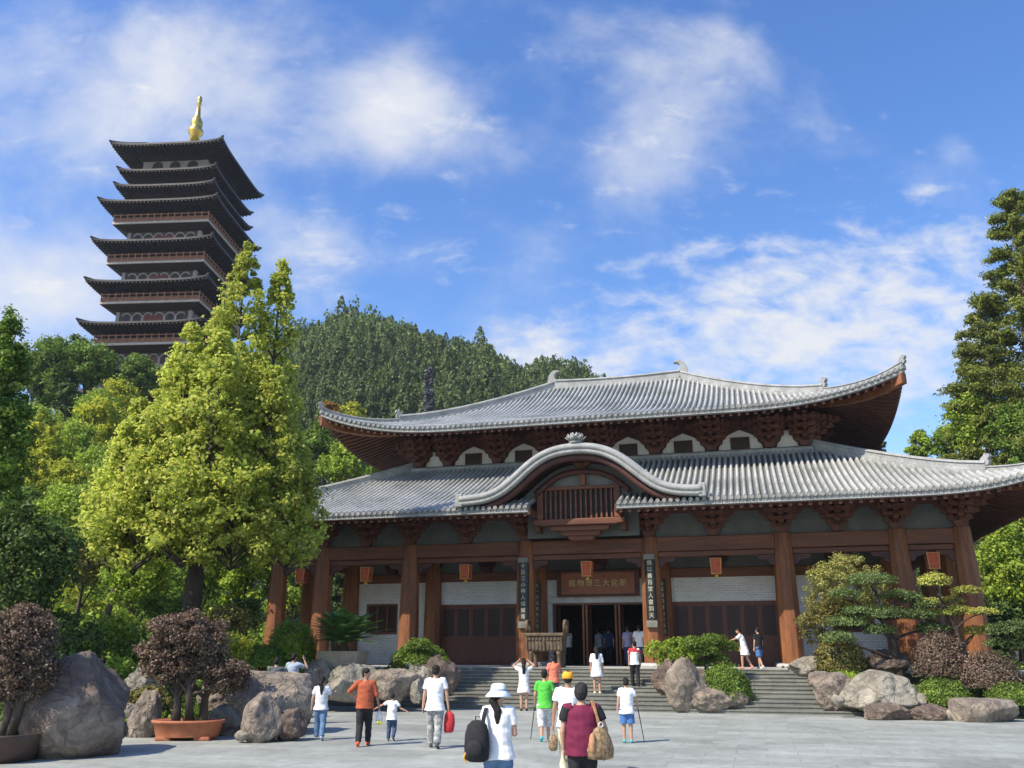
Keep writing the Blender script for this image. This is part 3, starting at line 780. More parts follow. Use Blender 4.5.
def tiled(roof, name, sp=.25, gap=None, sides=(0, 1, 2, 3)):
    """barrel tile rows over the whole hip roof; gap=(half width, depth) leaves the front eave open in the middle"""
    prof = [(-.5, -.05), (-.31, -.035), (-.26, .04), (-.13, .105), (.0, .125), (.13, .105), (.26, .04), (.31, -.035), (.5, -.05)]
    Vs, Fs, As, Ps, off = [], [], [], [], 0
    nseg = 22
    caps = MB()
    for sd in sides:
        H = roof.half(sd); n = int(2 * H / sp); w = 2 * H / n
        for i in range(n):
            ac = -H + (i + .5) * w
            q0 = gap[1] if (gap and sd == 0 and abs(ac) < gap[0]) else 0.0
            a = np.array([np.clip(ac + pr[0] * w, -H, H) for pr in prof])
            dz = np.array([pr[1] for pr in prof])
            qm = np.maximum(np.minimum(roof.Q, H - np.abs(a)), q0 + .02)
            k = np.linspace(0, 1, nseg)[:, None]
            q = q0 + (qm - q0)[None, :] * k
            x, y, z = roof.pos(sd, np.broadcast_to(a, q.shape), q, dz[None, :] + .0)
            P = np.stack([x, y, z], -1)
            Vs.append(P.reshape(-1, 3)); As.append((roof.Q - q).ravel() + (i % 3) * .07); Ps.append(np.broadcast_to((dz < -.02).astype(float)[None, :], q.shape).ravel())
            m = len(prof); ids = np.arange(nseg * m).reshape(nseg, m) + off
            Fs.append(np.stack([ids[:-1, :-1], ids[:-1, 1:], ids[1:, 1:], ids[1:, :-1]], -1).reshape(-1, 4)); off += nseg * m
            # round eave tile and drip tile
            ex, ey, ez = [float(g) for g in roof.pos(sd, ac, q0, 0)]
            o = {0: (0, -1), 1: (1, 0), 2: (0, 1), 3: (-1, 0)}[sd]; al = (-o[1], o[0])
            r_ = .082; ring = []
            for rr, dd in ((r_, -.0), (r_, .05)):
                ring.append([(ex + al[0] * rr * math.cos(j * math.pi / 4) + o[0] * dd, ey + al[1] * rr * math.cos(j * math.pi / 4) + o[1] * dd, ez + .015 + rr * math.sin(j * math.pi / 4)) for j in range(8)])
            caps.loft(ring)
            for h2 in (-1, 1):
                xx, yy_ = ex + al[0] * w * .5 * h2, ey + al[1] * w * .5 * h2
                caps.add([(ex + al[0] * w * .3 * h2 + o[0] * .03, ey + al[1] * w * .3 * h2 + o[1] * .03, ez + .0), (xx + o[0] * .035, yy_ + o[1] * .035, ez - .115), (xx, yy_, ez - .01)], [(0, 1, 2), (2, 1, 0)])
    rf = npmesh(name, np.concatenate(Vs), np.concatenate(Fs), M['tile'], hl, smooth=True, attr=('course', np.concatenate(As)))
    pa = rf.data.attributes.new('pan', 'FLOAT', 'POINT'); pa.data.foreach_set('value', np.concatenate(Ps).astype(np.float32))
    caps.build('eave_tile_row', M['tile'], rf)
    return rf
def under(roof, rf, dz, qin, gap=None, rafter=.34, rq=3.4):
    Vs, Fs, off = [], [], 0
    for sd in range(4):
        H = roof.half(sd)
        na, nq = 80, 10
        al = np.linspace(-1, 1, na); kk = np.linspace(0, 1, nq)[:, None]
        q = .03 + (qin - .03) * kk + 0 * al[None, :]
        a = al[None, :] * (H - q)
        x, y, z = roof.pos(sd, a, q, -dz)
        ids = np.arange(na * nq).reshape(nq, na) + off
        F = np.stack([ids[:-1, :-1], ids[:-1, 1:], ids[1:, 1:], ids[1:, :-1]], -1)
        if gap and sd == 0:
            am = np.abs(a[:-1, :-1] + a[1:, 1:]) / 2
            keep = ~((am < gap[0] + .1) & (q[:-1, :-1] < gap[1]))
            F = F[keep]
        Vs.append(np.stack([x, y, z], -1).reshape(-1, 3)); Fs.append(F.reshape(-1, 4)); off += na * nq
    npmesh('soffit', np.concatenate(Vs), np.concatenate(Fs), M['soffit'], rf)
    rb, fb = MB(), MB()
    for sd in range(4):
        H = roof.half(sd); n = int(2 * H / rafter)
        for i in range(n):
            ac = -H + (i + .5) * 2 * H / n
            if gap and sd == 0 and abs(ac) < gap[0] + .05: continue
            qm = min(rq, H - abs(ac) - .02)
            if qm < .3: continue
            rings = []
            for q in np.linspace(.10, qm, 5):
                ring = []
                for da, dd in ((-.06, -.005), (.06, -.005), (.06, -.14), (-.06, -.14)):
                    ring.append(tuple(float(g) for g in roof.pos(sd, ac + da, q, -dz + dd)))
                rings.append(ring)
            rb.loft(rings)
        # fascia under the tiles
        prev = None
        av = np.linspace(-H, H, 90)
        rings = []
        for ac in av:
            pts = []
            for qq, dd in ((.02, -.02), (.10, -.02), (.10, -dz - .02), (.02, -dz + .04)):
                ca_ = np.clip(ac, -(H - qq), H - qq)
                pts.append(tuple(float(g) for g in roof.pos(sd, ca_, qq, dd)))
            if gap and sd == 0 and abs(ac) < gap[0]:
                if len(rings) > 1: fb.loft(rings)
                rings = []
            else: rings.append(pts)
        if len(rings) > 1: fb.loft(rings)
    rb.build('rafter_row', M['soffit'], rf); fb.build('fascia', M['ridge'], rf)
def ridge_bar(path, w, h, mb=None):
    """moulded ridge: path points lie on the roof, the bar stands h above"""
    mb = mb or MB(); P = [Vector(p) for p in path]; rings = []
    for i, p in enumerate(P):
        d = P[min(i + 1, len(P) - 1)] - P[max(i - 1, 0)]; d.z = 0; d.normalize(); n = Vector((-d.y, d.x, 0))
        prof = [(-w * .62, -.12), (-w * .62, h * .22), (-w * .42, h * .28), (-w * .42, h * .72), (-w * .58, h * .76), (-w * .5, h * .9), (-w * .2, h), (w * .2, h), (w * .5, h * .9), (w * .58, h * .76), (w * .42, h * .72), (w * .42, h * .28), (w * .62, h * .22), (w * .62, -.12)]
        rings.append([p + n * a + Vector((0, 0, b)) for a, b in prof])
    return mb.loft(rings)
def hip_beast(mb, p, d, s=1.0):
    """small ridge-end ornament: block, scroll and upturned snout"""
    d = Vector(d); d.z = 0; d.normalize(); n = Vector((-d.y, d.x, 0)); p = Vector(p)
    poly = [(-.30, 0), (.16, 0), (.24, .2), (.14, .34), (.30, .50), (.24, .66), (.08, .60), (.02, .74), (-.08, .58), (-.26, .46), (-.34, .2)]
    for a in (-.15,):
        V = [p + d * x * s + n * (-.15 * s) + Vector((0, 0, z * s)) for x, z in poly] + [p + d * x * s + n * (.15 * s) + Vector((0, 0, z * s)) for x, z in poly]
        k = len(poly)
        mb.add(V, [tuple(range(k)), tuple(range(2 * k - 1, k - 1, -1))] + [(i, i + k, (i + 1) % k + k, (i + 1) % k) for i in range(k)])
def hips(roof, rf, q_beast, qin, w=.3, h=.42, s=1.0):
    for sd, sg in ((0, 1), (0, -1), (2, 1), (2, -1)):
        mb = MB(); H = roof.half(sd)
        path = []
        for q in np.linspace(qin, q_beast, 9):
            path.append(tuple(float(g) for g in roof.pos(sd, sg * (H - q), q, .02)))
        ridge_bar(path, w, h, mb)
        p2 = [tuple(float(g) for g in roof.pos(sd, sg * (H - q), q, .02)) for q in np.linspace(q_beast, .02, 8)]
        ridge_bar(p2, w * .8, h * .55, mb)
        mb.build('hip_ridge', M['ridge'], rf)
        dv = Vector(p2[-1]) - Vector(p2[0])
        for e, sc_ in ((Vector(path[-1]) + Vector((0, 0, h * .6)), .62), (Vector(p2[-1]) + Vector((0, 0, h * .3)), .5)):
            ob = MB(); hip_beast(ob, e, dv, sc_ * s); ob.build('ridge_ornament', M['ridge'], rf)
        # corner beam under the tip
        cbm = MB(); rings = []
        n = Vector((dv.x, dv.y, 0)).normalized(); pn = Vector((-n.y, n.x, 0))
        for q in np.linspace(.06, min(qin, 4.2), 7):
            c = Vector([float(g) for g in roof.pos(sd, sg * (H - max(q, 0)), max(q, 0), -.24)])
            if q < 0: c += n * .2
            rings.append([c + pn * a + Vector((0, 0, b)) for a, b in ((-.15, 0), (.15, 0), (.15, -.42), (-.15, -.42))])
        cbm.loft(rings); cbm.build('corner_beam', M['wood'], rf)
LOW = Roof(17.15, 13.6, 7.7, 7.40, 10.80, .85, 5.1, 2.6, .24)
UPP = Roof(13.2, 9.6, 9.6, 11.93, 16.38, 1.22, 7.2, 2.6, .38)
GAP = (1.70, 1.7)
rl = tiled(LOW, 'lower_roof', .245, GAP)
under(LOW, rl, .24, 7.4, GAP)
hips(LOW, rl, 2.0, 7.7)
ru = tiled(UPP, 'upper_roof', .25)
under(UPP, ru, .24, 5.0)
hips(UPP, ru, 2.9, 9.55)
# collar ridge where the lower roof meets the upper storey
mb = MB()
cr = [(-9.5, 4.42), (9.5, 4.42)]
ridge_bar([(-9.6, 4.5 - .28, 10.52), (9.6, 4.5 - .28, 10.52)], .22, .24, mb)
mb.build('collar_ridge', M['ridge'], rl)
# main ridge with its upcurved finials
mb = MB(); ridge_bar([(x, TCN, 16.26 + .10 * abs(x / 3.6) ** 2) for x in np.linspace(-3.5, 3.5, 9)], .42, .50, mb)
mb.build('main_ridge', M['ridge'], ru)
for k in (-1, 1):
    poly = [(.30, 0), (.34, .45), (.30, .75), (.16, .98), (-.04, 1.12), (-.30, 1.10), (-.42, .98), (-.24, .98), (-.10, .88), (-.06, .70), (-.16, .55), (-.30, .45), (-.32, 0)]
    poly = [(3.62 * k + x * k, 16.28 + z) for x, z in poly]
    if k < 0: poly = poly[::-1]
    MB().prism(poly, 'y', TCN - .17, TCN + .17).build('ridge_finial', M['ridge'], ru, bevel=.03)

# ---- curved gable over the entrance
AS, AT = .22, -3.05
half = [(4.75, 7.94), (4.2, 7.96), (3.65, 8.03), (3.2, 8.2), (2.75, 8.52), (2.3, 8.92), (1.8, 9.32), (1.25, 9.62), (.65, 9.78), (0, 9.82)]
arch = [(-x, z) for x, z in half] + [(x, z) for x, z in half[-2::-1]]
def resample(pts, n):
    P = np.array(pts, float)
    for _ in range(2):                                   # corner cutting for a smooth sweep
        Q_ = [P[0]]
        for a, b in zip(P[:-1], P[1:]): Q_ += [a * .75 + b * .25, a * .25 + b * .75]
        P = np.array(Q_ + [P[-1]])
    d = np.r_[0, np.cumsum(np.linalg.norm(np.diff(P, axis=0), axis=1))]
    t_ = np.linspace(0, d[-1], n)
    return np.stack([np.interp(t_, d, P[:, 0]), np.interp(t_, d, P[:, 1])], 1)
AP = resample(arch, 61)
tan = np.gradient(AP, axis=0); tan /= np.linalg.norm(tan, axis=1)[:, None]; nrm2 = np.stack([-tan[:, 1], tan[:, 0]], 1)
def sweep(prof, mat, name, parent, smooth=True, t_off=0.0, lim=None):
    """prof: (offset along the arch normal, depth along t)"""
    rings = []
    for i, (p, n) in enumerate(zip(AP, nrm2)):
        if lim and abs(p[0]) > lim: continue
        rings.append([(AS + p[0] + n[0] * a, AT + t_off + b, p[1] + n[1] * a) for a, b in prof])
    return MB().loft(rings).build(name, M[mat], parent, smooth=smooth)
ga = sweep([(.0, .42), (.03, .1), (.0, -.08), (-.08, -.2), (-.18, -.22), (-.24, -.17), (-.26, -.14), (-.30, -.17), (-.38, -.16), (-.42, -.1), (-.42, .42)], 'ridge', 'curved_gable', hl)
sweep([(-.10, .42), (-.10, 7.6), (-.24, 7.6), (-.24, .42)], 'tile', 'vault', ga)
for k in (-1, 1):
    MB().bx(AS + k * 4.76 - .14, AS + k * 4.76 + .14, AT - .16, AT + .42, 7.48, 8.0).build('end_block', M['ridge'], ga, bevel=.04)
sweep([(-.44, .02), (-.44, 1.8), (-.52, 1.8), (-.52, .3), (-.66, .3), (-.66, .02)], 'wood_dark', 'timber_arch', ga, lim=3.9)  # darker timber colour stands in for shade in the arch recess
sweep([(-.80, 1.05), (-.80, 1.3), (-1.0, 1.3), (-1.0, 1.05)], 'wood_dark', 'inner_arch', ga, lim=2.55)
# gable panel with its lattice window
gp = [(AS + p[0] + n[0] * -.5, p[1] + n[1] * -.5) for p, n in zip(AP, nrm2) if abs(p[0]) < 2.9]
gp = [q for q in gp if q[1] > 8.0]
MB().prism([(gp[0][0], 7.9), (gp[-1][0], 7.9)][::1] + gp[::-1], 'y', -1.50, -1.42).build('gable_panel', M['panel_mid'], ga)
fx = .02
fw = MB()
for a, b, c, d in ((-1.70, 1.70, 8.22, 8.36), (-1.70, -1.44, 7.06, 8.22), (1.44, 1.70, 7.06, 8.22)):
    fw.bx(fx + a, fx + b, -1.78, -1.52, c, d)
lw = fw.build('gable_window', M['wood_h'], ga, bevel=.02)
la = MB().bx(fx - 1.44, fx + 1.44, -1.56, -1.52, 7.06, 8.22)
la.build('window_back', M['black_int'], lw)
la = MB()
for i in range(14): la.bx(fx - 1.44 + 2.88 * (i + .5) / 14 - .035, fx - 1.44 + 2.88 * (i + .5) / 14 + .035, -1.70, -1.62, 7.07, 8.219)
la.build('window_bars', M['wood_h'], lw)
MB().prism([(fx - 1.85, 7.05), (fx - 1.85, 6.86), (fx - 1.5, 6.80), (fx + 1.5, 6.80), (fx + 1.85, 6.86), (fx + 1.85, 7.05)], 'y', -1.82, -1.5).build('gable_beam', M['wood_h'], ga, bevel=.03)
kp = MB().bx(AS - .12, AS + .12, -1.85, -1.6, 8.37, 9.15).prism([(AS - .14, 9.1), (AS + .14, 9.1), (AS + .5, 9.36), (AS + .48, 9.44), (AS, 9.26), (AS - .48, 9.44), (AS - .5, 9.36)], 'y', -1.84, -1.62)
kp.build('king_post', M['wood'], ga)
hb = MB()
for k, (w, z) in enumerate(((.55, 6.08), (.85, 6.26), (1.25, 6.44))): arm(hb, fx - w * .95, fx + w * .95, -1.2 + k * -.16 + .1, z + .17, .172, .4)
hb.build('camel_back_bracket', M['wood_h'], ga)
MB().bx(fx - 2.3, fx + 2.3, -.9, -.82, 6.42, 7.5).build('entrance_infill', M['panel_grey'], ga)
ck = MB()
for k in (-1, 1):
    ck.bx(k * 1.72 - .06, k * 1.72 + .06, -2.95, -1.3, 7.12, 7.36)
    ck.bx(fx + k * 1.75 - .1, fx + k * 1.75 + .1, -1.5, .0, 6.6, 7.0)
ck.build('cheek_board', M['soffit'], ga)
# stone lotus on the crown of the gable
lt = thing('lotus_finial', 'grey stone lotus flower sitting on top of the curved gable', 'ornament', hall(AS, AT + .05, 9.80 + HZ), -TH)
lt.scale = (.8, .8, .66)
core = MB().lathe([(.30, 0), (.34, .08), (.26, .16), (.3, .34), (.18, .42), (.01, .44)], n=16)
core.build('lotus_seat', M['ridge'], lt, smooth=True)
for ring, (nn, rr, tilt, ln, wd) in enumerate(((8, .20, .95, .44, .42), (8, .17, .55, .46, .38), (6, .10, .25, .46, .3))):
    for k in range(nn):
        a = 2 * math.pi * (k + .5 * ring) / nn
        rows = []
        for q in range(6):
            u = q / 5; wq = wd * math.sin(math.pi * min(.98, .12 + .88 * u)) + .004
            rad = rr + ln * math.sin(tilt) * u * (1.1 - .2 * u); zz = .10 + ring * .03 + ln * math.cos(tilt) * u + .06 * u * u
            tx = Vector((-math.sin(a), math.cos(a), 0)); ro = Vector((math.cos(a), math.sin(a), 0))
            c = ro * rad + Vector((0, 0, zz))
            rows.append([c - tx * wq * .5 - ro * .02, c + ro * .03, c + tx * wq * .5 - ro * .02, c - ro * .03])
        MB().loft(rows).build('petal', M['ridge'], lt, smooth=True)

# ---- boards with lettering
def text_mesh(body, size, extrude, mat, parent, loc, rot=(R(90), 0, 0), spacing=1.0, line=1.0, name='lettering'):
    cu = bpy.data.curves.new(name, 'FONT')
    cu.body = body; cu.size = size; cu.extrude = extrude; cu.align_x = 'CENTER'; cu.align_y = 'CENTER'
    cu.space_character = spacing; cu.space_line = line
    o = bpy.data.objects.new(name + '_source', cu); COL.objects.link(o)
    dg = bpy.context.evaluated_depsgraph_get()
    me = bpy.data.meshes.new_from_object(o.evaluated_get(dg))
    bpy.data.objects.remove(o); bpy.data.curves.remove(cu)
    t = link(name, me, M[mat], parent); t.location = loc; t.rotation_euler = rot
    return t
pq = thing('name_board', 'wide red brown sign board with gold characters above the open doorway', 'sign', hall(-.05, 2.72, 4.83 + HZ), -TH)
MB().bx(-1.62, 1.62, -.05, .05, -.46, .46).build('board', M['board_red'], pq)
MB().bx(-1.82, 1.82, -.08, .06, .46, .56).bx(-1.82, 1.82, -.08, .06, -.56, -.46).bx(-1.82, -1.62, -.08, .06, -.46, .46).bx(1.62, 1.82, -.08, .06, -.46, .46).build('board_frame', M['wood_dark'], pq, bevel=.02)
text_mesh('館物博三大化新', .33, .012, 'gold_text', pq, (0, -.062, 0), spacing=1.28)
def couplet(s, t, txt, size, z0, z1, w, label, mat_t, foot=False):
    c = thing('couplet_board', label, 'sign', hall(s, t, (z0 + z1) / 2 + HZ), -TH, 'lettered boards on the entrance columns')
    h = (z1 - z0) / 2
    rings = []
    for z in (-h, h):
        rings.append([(w * .5 * math.cos(a), .10 - .14 * math.sin(a) * 1.0, z) for a in np.linspace(0, math.pi, 9)] + [(-w * .5, .16, z), (w * .5, .16, z)])
    MB().loft(rings).build('board', M['board_dark'], c)
    n = len(txt)
    V = None
    for i, ch in enumerate(txt):
        text_mesh(ch, size, .008, mat_t, c, (0, -.055, h - (2 * h) * (i + .5) / n * .97 - .02), name='character')
    if foot:
        MB().bx(-w * .5, w * .5, -.08, .14, -h - .26, -h - .003).bx(-w * .5, w * .5, -.08, .14, h + .003, h + .2).build('end_block', M['step'], c)
couplet(-2.6, -.44, '十古三小神人城常青', .21, 3.15, 5.5, .42, 'black board with pale characters on the column left of the entrance', 'white_text', True)
couplet(2.6, -.44, '佛以善百堂人書到天', .21, 3.15, 5.5, .42, 'black board with pale characters on the column right of the entrance', 'white_text', True)
couplet(-2.75, 2.5, '天一切法無生人有心', .17, 2.6, 4.9, .34, 'narrow dark board with gold characters on the inner column behind the bronze vessel', 'gold_text')
couplet(2.75, 2.5, '地萬物同春山水長明', .17, 2.6, 4.9, .34, 'narrow dark board with gold characters on the inner column right of the doorway', 'gold_text')

# ---- hanging lanterns
def lantern():
    r = thing('hanging_lantern', '', 'lantern', group='square lanterns under the tie beam')
    MB().prism([(-.17, -.26), (.17, -.26), (.21, .26), (-.21, .26)], 'y', -.18, .18).build('lantern_body', M['lantern_red'], r)
    f = MB()
    for k in (-1, 1):
        for j in (-1, 1):
            f.add([(k * .17 - .02, j * .19 - .02, -.27), (k * .17 + .02, j * .19 - .02, -.27), (k * .17 + .02, j * .19 + .02, -.27), (k * .17 - .02, j * .19 + .02, -.27),
                   (k * .205 - .02, j * .19 - .02, .27), (k * .205 + .02, j * .19 - .02, .27), (k * .205 + .02, j * .19 + .02, .27), (k * .205 - .02, j * .19 + .02, .27)],
                  [(0, 3, 2, 1), (4, 5, 6, 7), (0, 1, 5, 4), (1, 2, 6, 5), (2, 3, 7, 6), (3, 0, 4, 7)])
    f.bx(-.23, .23, -.21, .21, .27, .30).bx(-.20, .20, -.21, .21, -.31, -.27)
    for z in (-.14, .14): f.bx(-.17, .17, -.187, -.181, z, z + .012)
    f.build('lantern_frame', M['lantern_gold'], r)
    MB().lathe([(.06, -.31), (.085, -.36), (.07, -.43), (.015, -.46)], n=10).build('tassel', M['gold'], r)
    MB().tube([(0, 0, .31), (0, 0, .42)], .015, 6).build('hook', M['wood_dark'], r)
    return r
L0 = lantern()
LS = [(0, 'in the middle bay, over the open doorway'), (-5.25, 'in the bay just left of the entrance bay'), (5.17, 'in the bay just right of the entrance bay'),
      (-9.85, 'over the wall window left of the left doors'), (9.9, 'over the yellowish shrub right of the doors'), (-13.0, 'in the end bay at the hall\'s left corner'), (13.05, 'in the end bay at the hall\'s right corner')]
for i, (s, lb) in enumerate(LS):
    r = L0 if i == 0 else copy_part(L0, None)
    r.location = hall(s, 0, 5.22 + HZ); r.rotation_euler = (0, 0, -TH)
    r['label'] = 'red and gold square lantern hanging ' + lb

# ------------------------------------------------------------------ pagoda on the hill
PX, PY = -50.6, 118.0
PZ0 = float(ground_z(PX, PY)) - 1.0
pg = thing('pagoda', 'tall dark multi tiered pagoda with golden spire rising on the left hill', 'pagoda', (PX + .55, PY, 0), R(-4))
def four(fn):
    """runs fn(mb, T) for the four sides, T turning front coordinates to that side"""
    mb = MB()
    for k in range(4):
        m = MB(); fn(m)
        ca_, sa_ = [(1, 0), (0, 1), (-1, 0), (0, -1)][k]
        mb.add([(x * ca_ - y * sa_, x * sa_ + y * ca_, z) for x, y, z in m.v], m.f)
    return mb
def four_parts(fn, name, mat, parent):
    for k in range(4):
        m = MB(); fn(m)
        ca_, sa_ = [(1, 0), (0, 1), (-1, 0), (0, -1)][k]
        q = MB(); q.add([(x * ca_ - y * sa_, x * sa_ + y * ca_, z) for x, y, z in m.v], m.f)
        q.build(name, mat, parent)
def pag_eave(hw, zc, inner, name='tier_roof', rise=1.0, drop=2.4, tip=.42):
    def side(m):
        n = 24; rt, rb, re, ri = [], [], [], []
        for i in range(n + 1):
            a = -1 + 2 * i / n
            up = tip * abs(a) ** 4
            x = a * hw
            re.append((x, -hw - .10 * abs(a) ** 6, zc - tip + up)); rb.append((x, -hw, zc - tip + up - .28))
            ri.append((a * inner, -inner, zc - tip + rise))
        V = re + rb + ri; F = []
        for i in range(n):
            F.append((i, i + 1, 2 * (n + 1) + i + 1, 2 * (n + 1) + i)); F.append((n + 1 + i, n + 2 + i, i + 1, i))
        m.add(V, F)
    o = four(side).build(name, M['pag_roof'], pg)
    def soff(m):
        n = 24; a1, a2, a3 = [], [], []
        for i in range(n + 1):
            a = -1 + 2 * i / n; up = tip * abs(a) ** 4
            a1.append((a * (hw - .02), -hw + .02, zc - tip + up - .27)); a2.append((a * (inner + 1.1), -inner - 1.1, zc - tip - drop * .35 + up * .3)); a3.append((a * (inner + .05), -inner - .05, zc - tip - drop))
        V = a1 + a2 + a3; F = []
        for i in range(n):
            for r in (0, 1): F.append((r * (n + 1) + i + 1, r * (n + 1) + i, (r + 1) * (n + 1) + i, (r + 1) * (n + 1) + i + 1))
        m.add(V, F)
        for i in range(int(hw * 2 / .55)):                 # rafters
            x = -hw + .3 + i * .55
            q = min(hw - abs(x) + .4, hw - inner - 1.1)
            if q > .4:
                up = tip * abs(x / hw) ** 4
                z1 = zc - tip + up - .3; z2 = z1 - (drop * .35 - .1) * q / (hw - inner - 1.1)
                m.add([(x - .1, -hw + .05, z1), (x + .1, -hw + .05, z1), (x + .1, -hw + q, z2), (x - .1, -hw + q, z2), (x - .1, -hw + .05, z1 - .2), (x + .1, -hw + .05, z1 - .2), (x + .1, -hw + q, z2 - .2), (x - .1, -hw + q, z2 - .2)],
                      [(0, 1, 2, 3), (7, 6, 5, 4), (0, 4, 5, 1), (1, 5, 6, 2), (2, 6, 7, 3), (3, 7, 4, 0)])
        nb = 7
        for i in range(nb):                                # bracket clusters at the wall head
            x = -inner + .5 + (2 * inner - 1.0) * i / (nb - 1)
            for k in range(3):
                w = .3 + .22 * k; z = zc - tip - drop + .25 + k * drop * .2
                m.bx(x - w, x + w, -inner - .35 - .35 * k, -inner - .02, z, z + drop * .13)
    four(soff).build('tier_soffit', M['pag_dark'], o)
    hp = MB()
    for sx in (-1, 1):
        for sy in (-1, 1):
            pts = [(sx * (hw + .15), sy * (hw + .15), zc + .12)]
            for q in np.linspace(.04, 1, 6): pts.append((sx * (hw + (inner - hw) * q), sy * (hw + (inner - hw) * q), zc - tip + tip * (1 - q) ** 3 + rise * q + .12))
            hp.tube(pts, .16, 6)
    hp.build('tier_hip', M['pag_roof'], o)
    return o
def pag_wall(hw, z0, z1, kind):
    b = MB().bx(-hw, hw, -hw, hw, z0, z1).build('storey_wall', M['pag_wall'] if kind != 'arches' else M['pag_stone'], pg)
    nb = 6
    h = z1 - z0
    def arch_(m):
        for i in range(nb if kind != 'arches' else 0):
            x = -hw + .7 + (2 * hw - 1.4) * (i + .5) / nb; w = (2 * hw - 1.4) / nb * .40
            zt = z1 - .12
            P = [(x + w * math.cos(a), zt - .55 + .5 * math.sin(a)) for a in np.linspace(0, math.pi, 9)] + [(x + w * .72 * math.cos(a), zt - .55 + .3 * math.sin(a)) for a in np.linspace(math.pi, 0, 9)]
            for j in range(8):
                m.prism([P[j], P[j + 1], P[16 - j], P[17 - j]], 'y', -hw - .09, -hw - .004)
        m.bx(-hw - .05, -hw + .45, -hw - .06, -hw - .003, z0, z1)
        m.bx(hw - .45, hw + .05, -hw - .062, -hw - .003, z0, z1)
        if kind == 'doors':
            for i in range(1, nb): 
                x = -hw + .7 + (2 * hw - 1.4) * i / nb
                if i != 3: m.bx(x - .16, x + .16, -hw - .05, -hw - .003, z0, z1 - .6)
    four_parts(arch_, 'wall_arches', M['pag_stone'], b)
    if kind == 'doors':
        def dd(m):
            m.bx(-hw * .32, hw * .32, -hw - .045, -hw - .004, z0, z1 - .55)
        four_parts(dd, 'red_door', M['pag_red'], b)
        for k in (-1, 1):
            four_parts(lambda m: m.bx(k * hw * .58 - hw * .2, k * hw * .58 + hw * .2, -hw - .03, -hw - .004, z0 + .2, z1 - .6), 'dark_window', M['pag_dark'], b)
    elif kind == 'arches':
        for x in (-hw * .55, 0, hw * .55):
            w = hw * .17
            P = [(x + w * math.cos(a), z1 - 1.05 + w * math.sin(a)) for a in np.linspace(0, math.pi, 9)] + [(x - w, z0 + .1), (x + w, z0 + .1)]
            four_parts(lambda m: m.prism(P, 'y', -hw - .03, -hw - .004), 'arched_window', M['pag_dark'], b)
    return b
def pag_balcony(hw, z, inner, drop=.95):
    b = MB().bx(-hw, hw, -hw, hw, z - .36, z).build('balcony_slab', M['pag_slab'], pg, bevel=.04)
    def und(m):
        m.add([(-hw + .1, -hw + .1, z - .424), (hw - .1, -hw + .1, z - .424), (inner + .02, -inner - .02, z - drop), (-inner - .02, -inner - .02, z - drop)], [(0, 1, 2, 3)][::1])
        for i in range(7):
            x = -inner + .5 + (2 * inner - 1.0) * i / 6
            for k in range(2):
                w = .3 + .25 * k; zz = z - drop + .1 + k * .3
                m.bx(x - w, x + w, -inner - .4 - .4 * k, -inner - .05, zz, zz + .2)
    four(und).build('balcony_bracketing', M['pag_dark'], b)
    def rail(m):
        h = hw - .12
        for zz, t in ((1.12, .12), (.62, .07), (.12, .08)): m.bx(-h, h - .1, -h - .05, -h + .05, z + zz - t / 2, z + zz + t / 2)
        n = 14
        for i in range(n): 
            x = -h + 2 * h * i / n
            m.bx(x - .07, x + .07, -h - .07, -h + .07, z, z + 1.3)
        for i in range(n * 4):
            x = -h + 2 * h * (i + .5) / (n * 4)
            m.bx(x - .035, x + .035, -h - .02, -h + .02, z + .16, z + .60)
        m.bx(-h + .1, h - .1, -h + .06, -h + .08, z + .14, z + .62)
    four_parts(rail, 'railing', M['pag_rail'], b)
EV = [(8.45, 73.2, 4.9), (7.4, 69.5, 4.9), (7.5, 66.9, 4.9), (8.75, 63.75, 5.3), (8.8, 57.45, 5.4), (8.8, 51.25, 5.5), (8.9, 45.0, 5.6)]
BAL = [(7.12, 60.7), (7.14, 54.4), (7.18, 48.3), (7.25, 42.1)]
pag_eave(*EV[0], rise=2.2, drop=1.0, name='top_roof')
MB().loft([[(k * 4.92, l * 4.92, 75.0) for k, l in ((-1, -1), (1, -1), (1, 1), (-1, 1))], [(k * .9, l * .9, 77.2) for k, l in ((-1, -1), (1, -1), (1, 1), (-1, 1))]]).build('roof_cap', M['pag_roof'], pg)
pag_eave(*EV[1], rise=.6, drop=1.3); pag_eave(*EV[2], rise=.6, drop=1.3)
for e in EV[3:]: pag_eave(*e, rise=.7, drop=1.35)
pag_wall(4.9, 69.2, 71.95, 'arches'); pag_wall(4.88, 66.4, 68.2, 'doors'); pag_wall(4.86, 64.2, 65.5, 'rail')
for i, (bw, bz) in enumerate(BAL):
    e = EV[3 + i]
    pag_wall(5.45, bz, e[1] - .75 - 1.2, 'rail')
    pag_balcony(bw, bz, 5.5)
    nz = EV[4 + i][1] - .2 if i < 3 else bz - 5.0
    pag_wall(5.44, nz, bz - .9, 'doors')
MB().bx(-6.6, 6.6, -6.6, 6.6, PZ0, 37.4).build('base_storey', M['pag_stone'], pg)
pag_eave(9.4, 38.3, 6.6, rise=1.2, drop=1.4)
pag_eave(12.0, 34.0, 8.6, rise=1.6, drop=1.4, name='base_roof')
MB().bx(-8.6, 8.6, -8.6, 8.6, PZ0, 32.6).build('base_wall', M['pag_wall'], pg)
MB().bx(-13, 13, -13, 13, PZ0 - 3, PZ0 + 1.2).build('terrace', M['pag_slab'], pg)
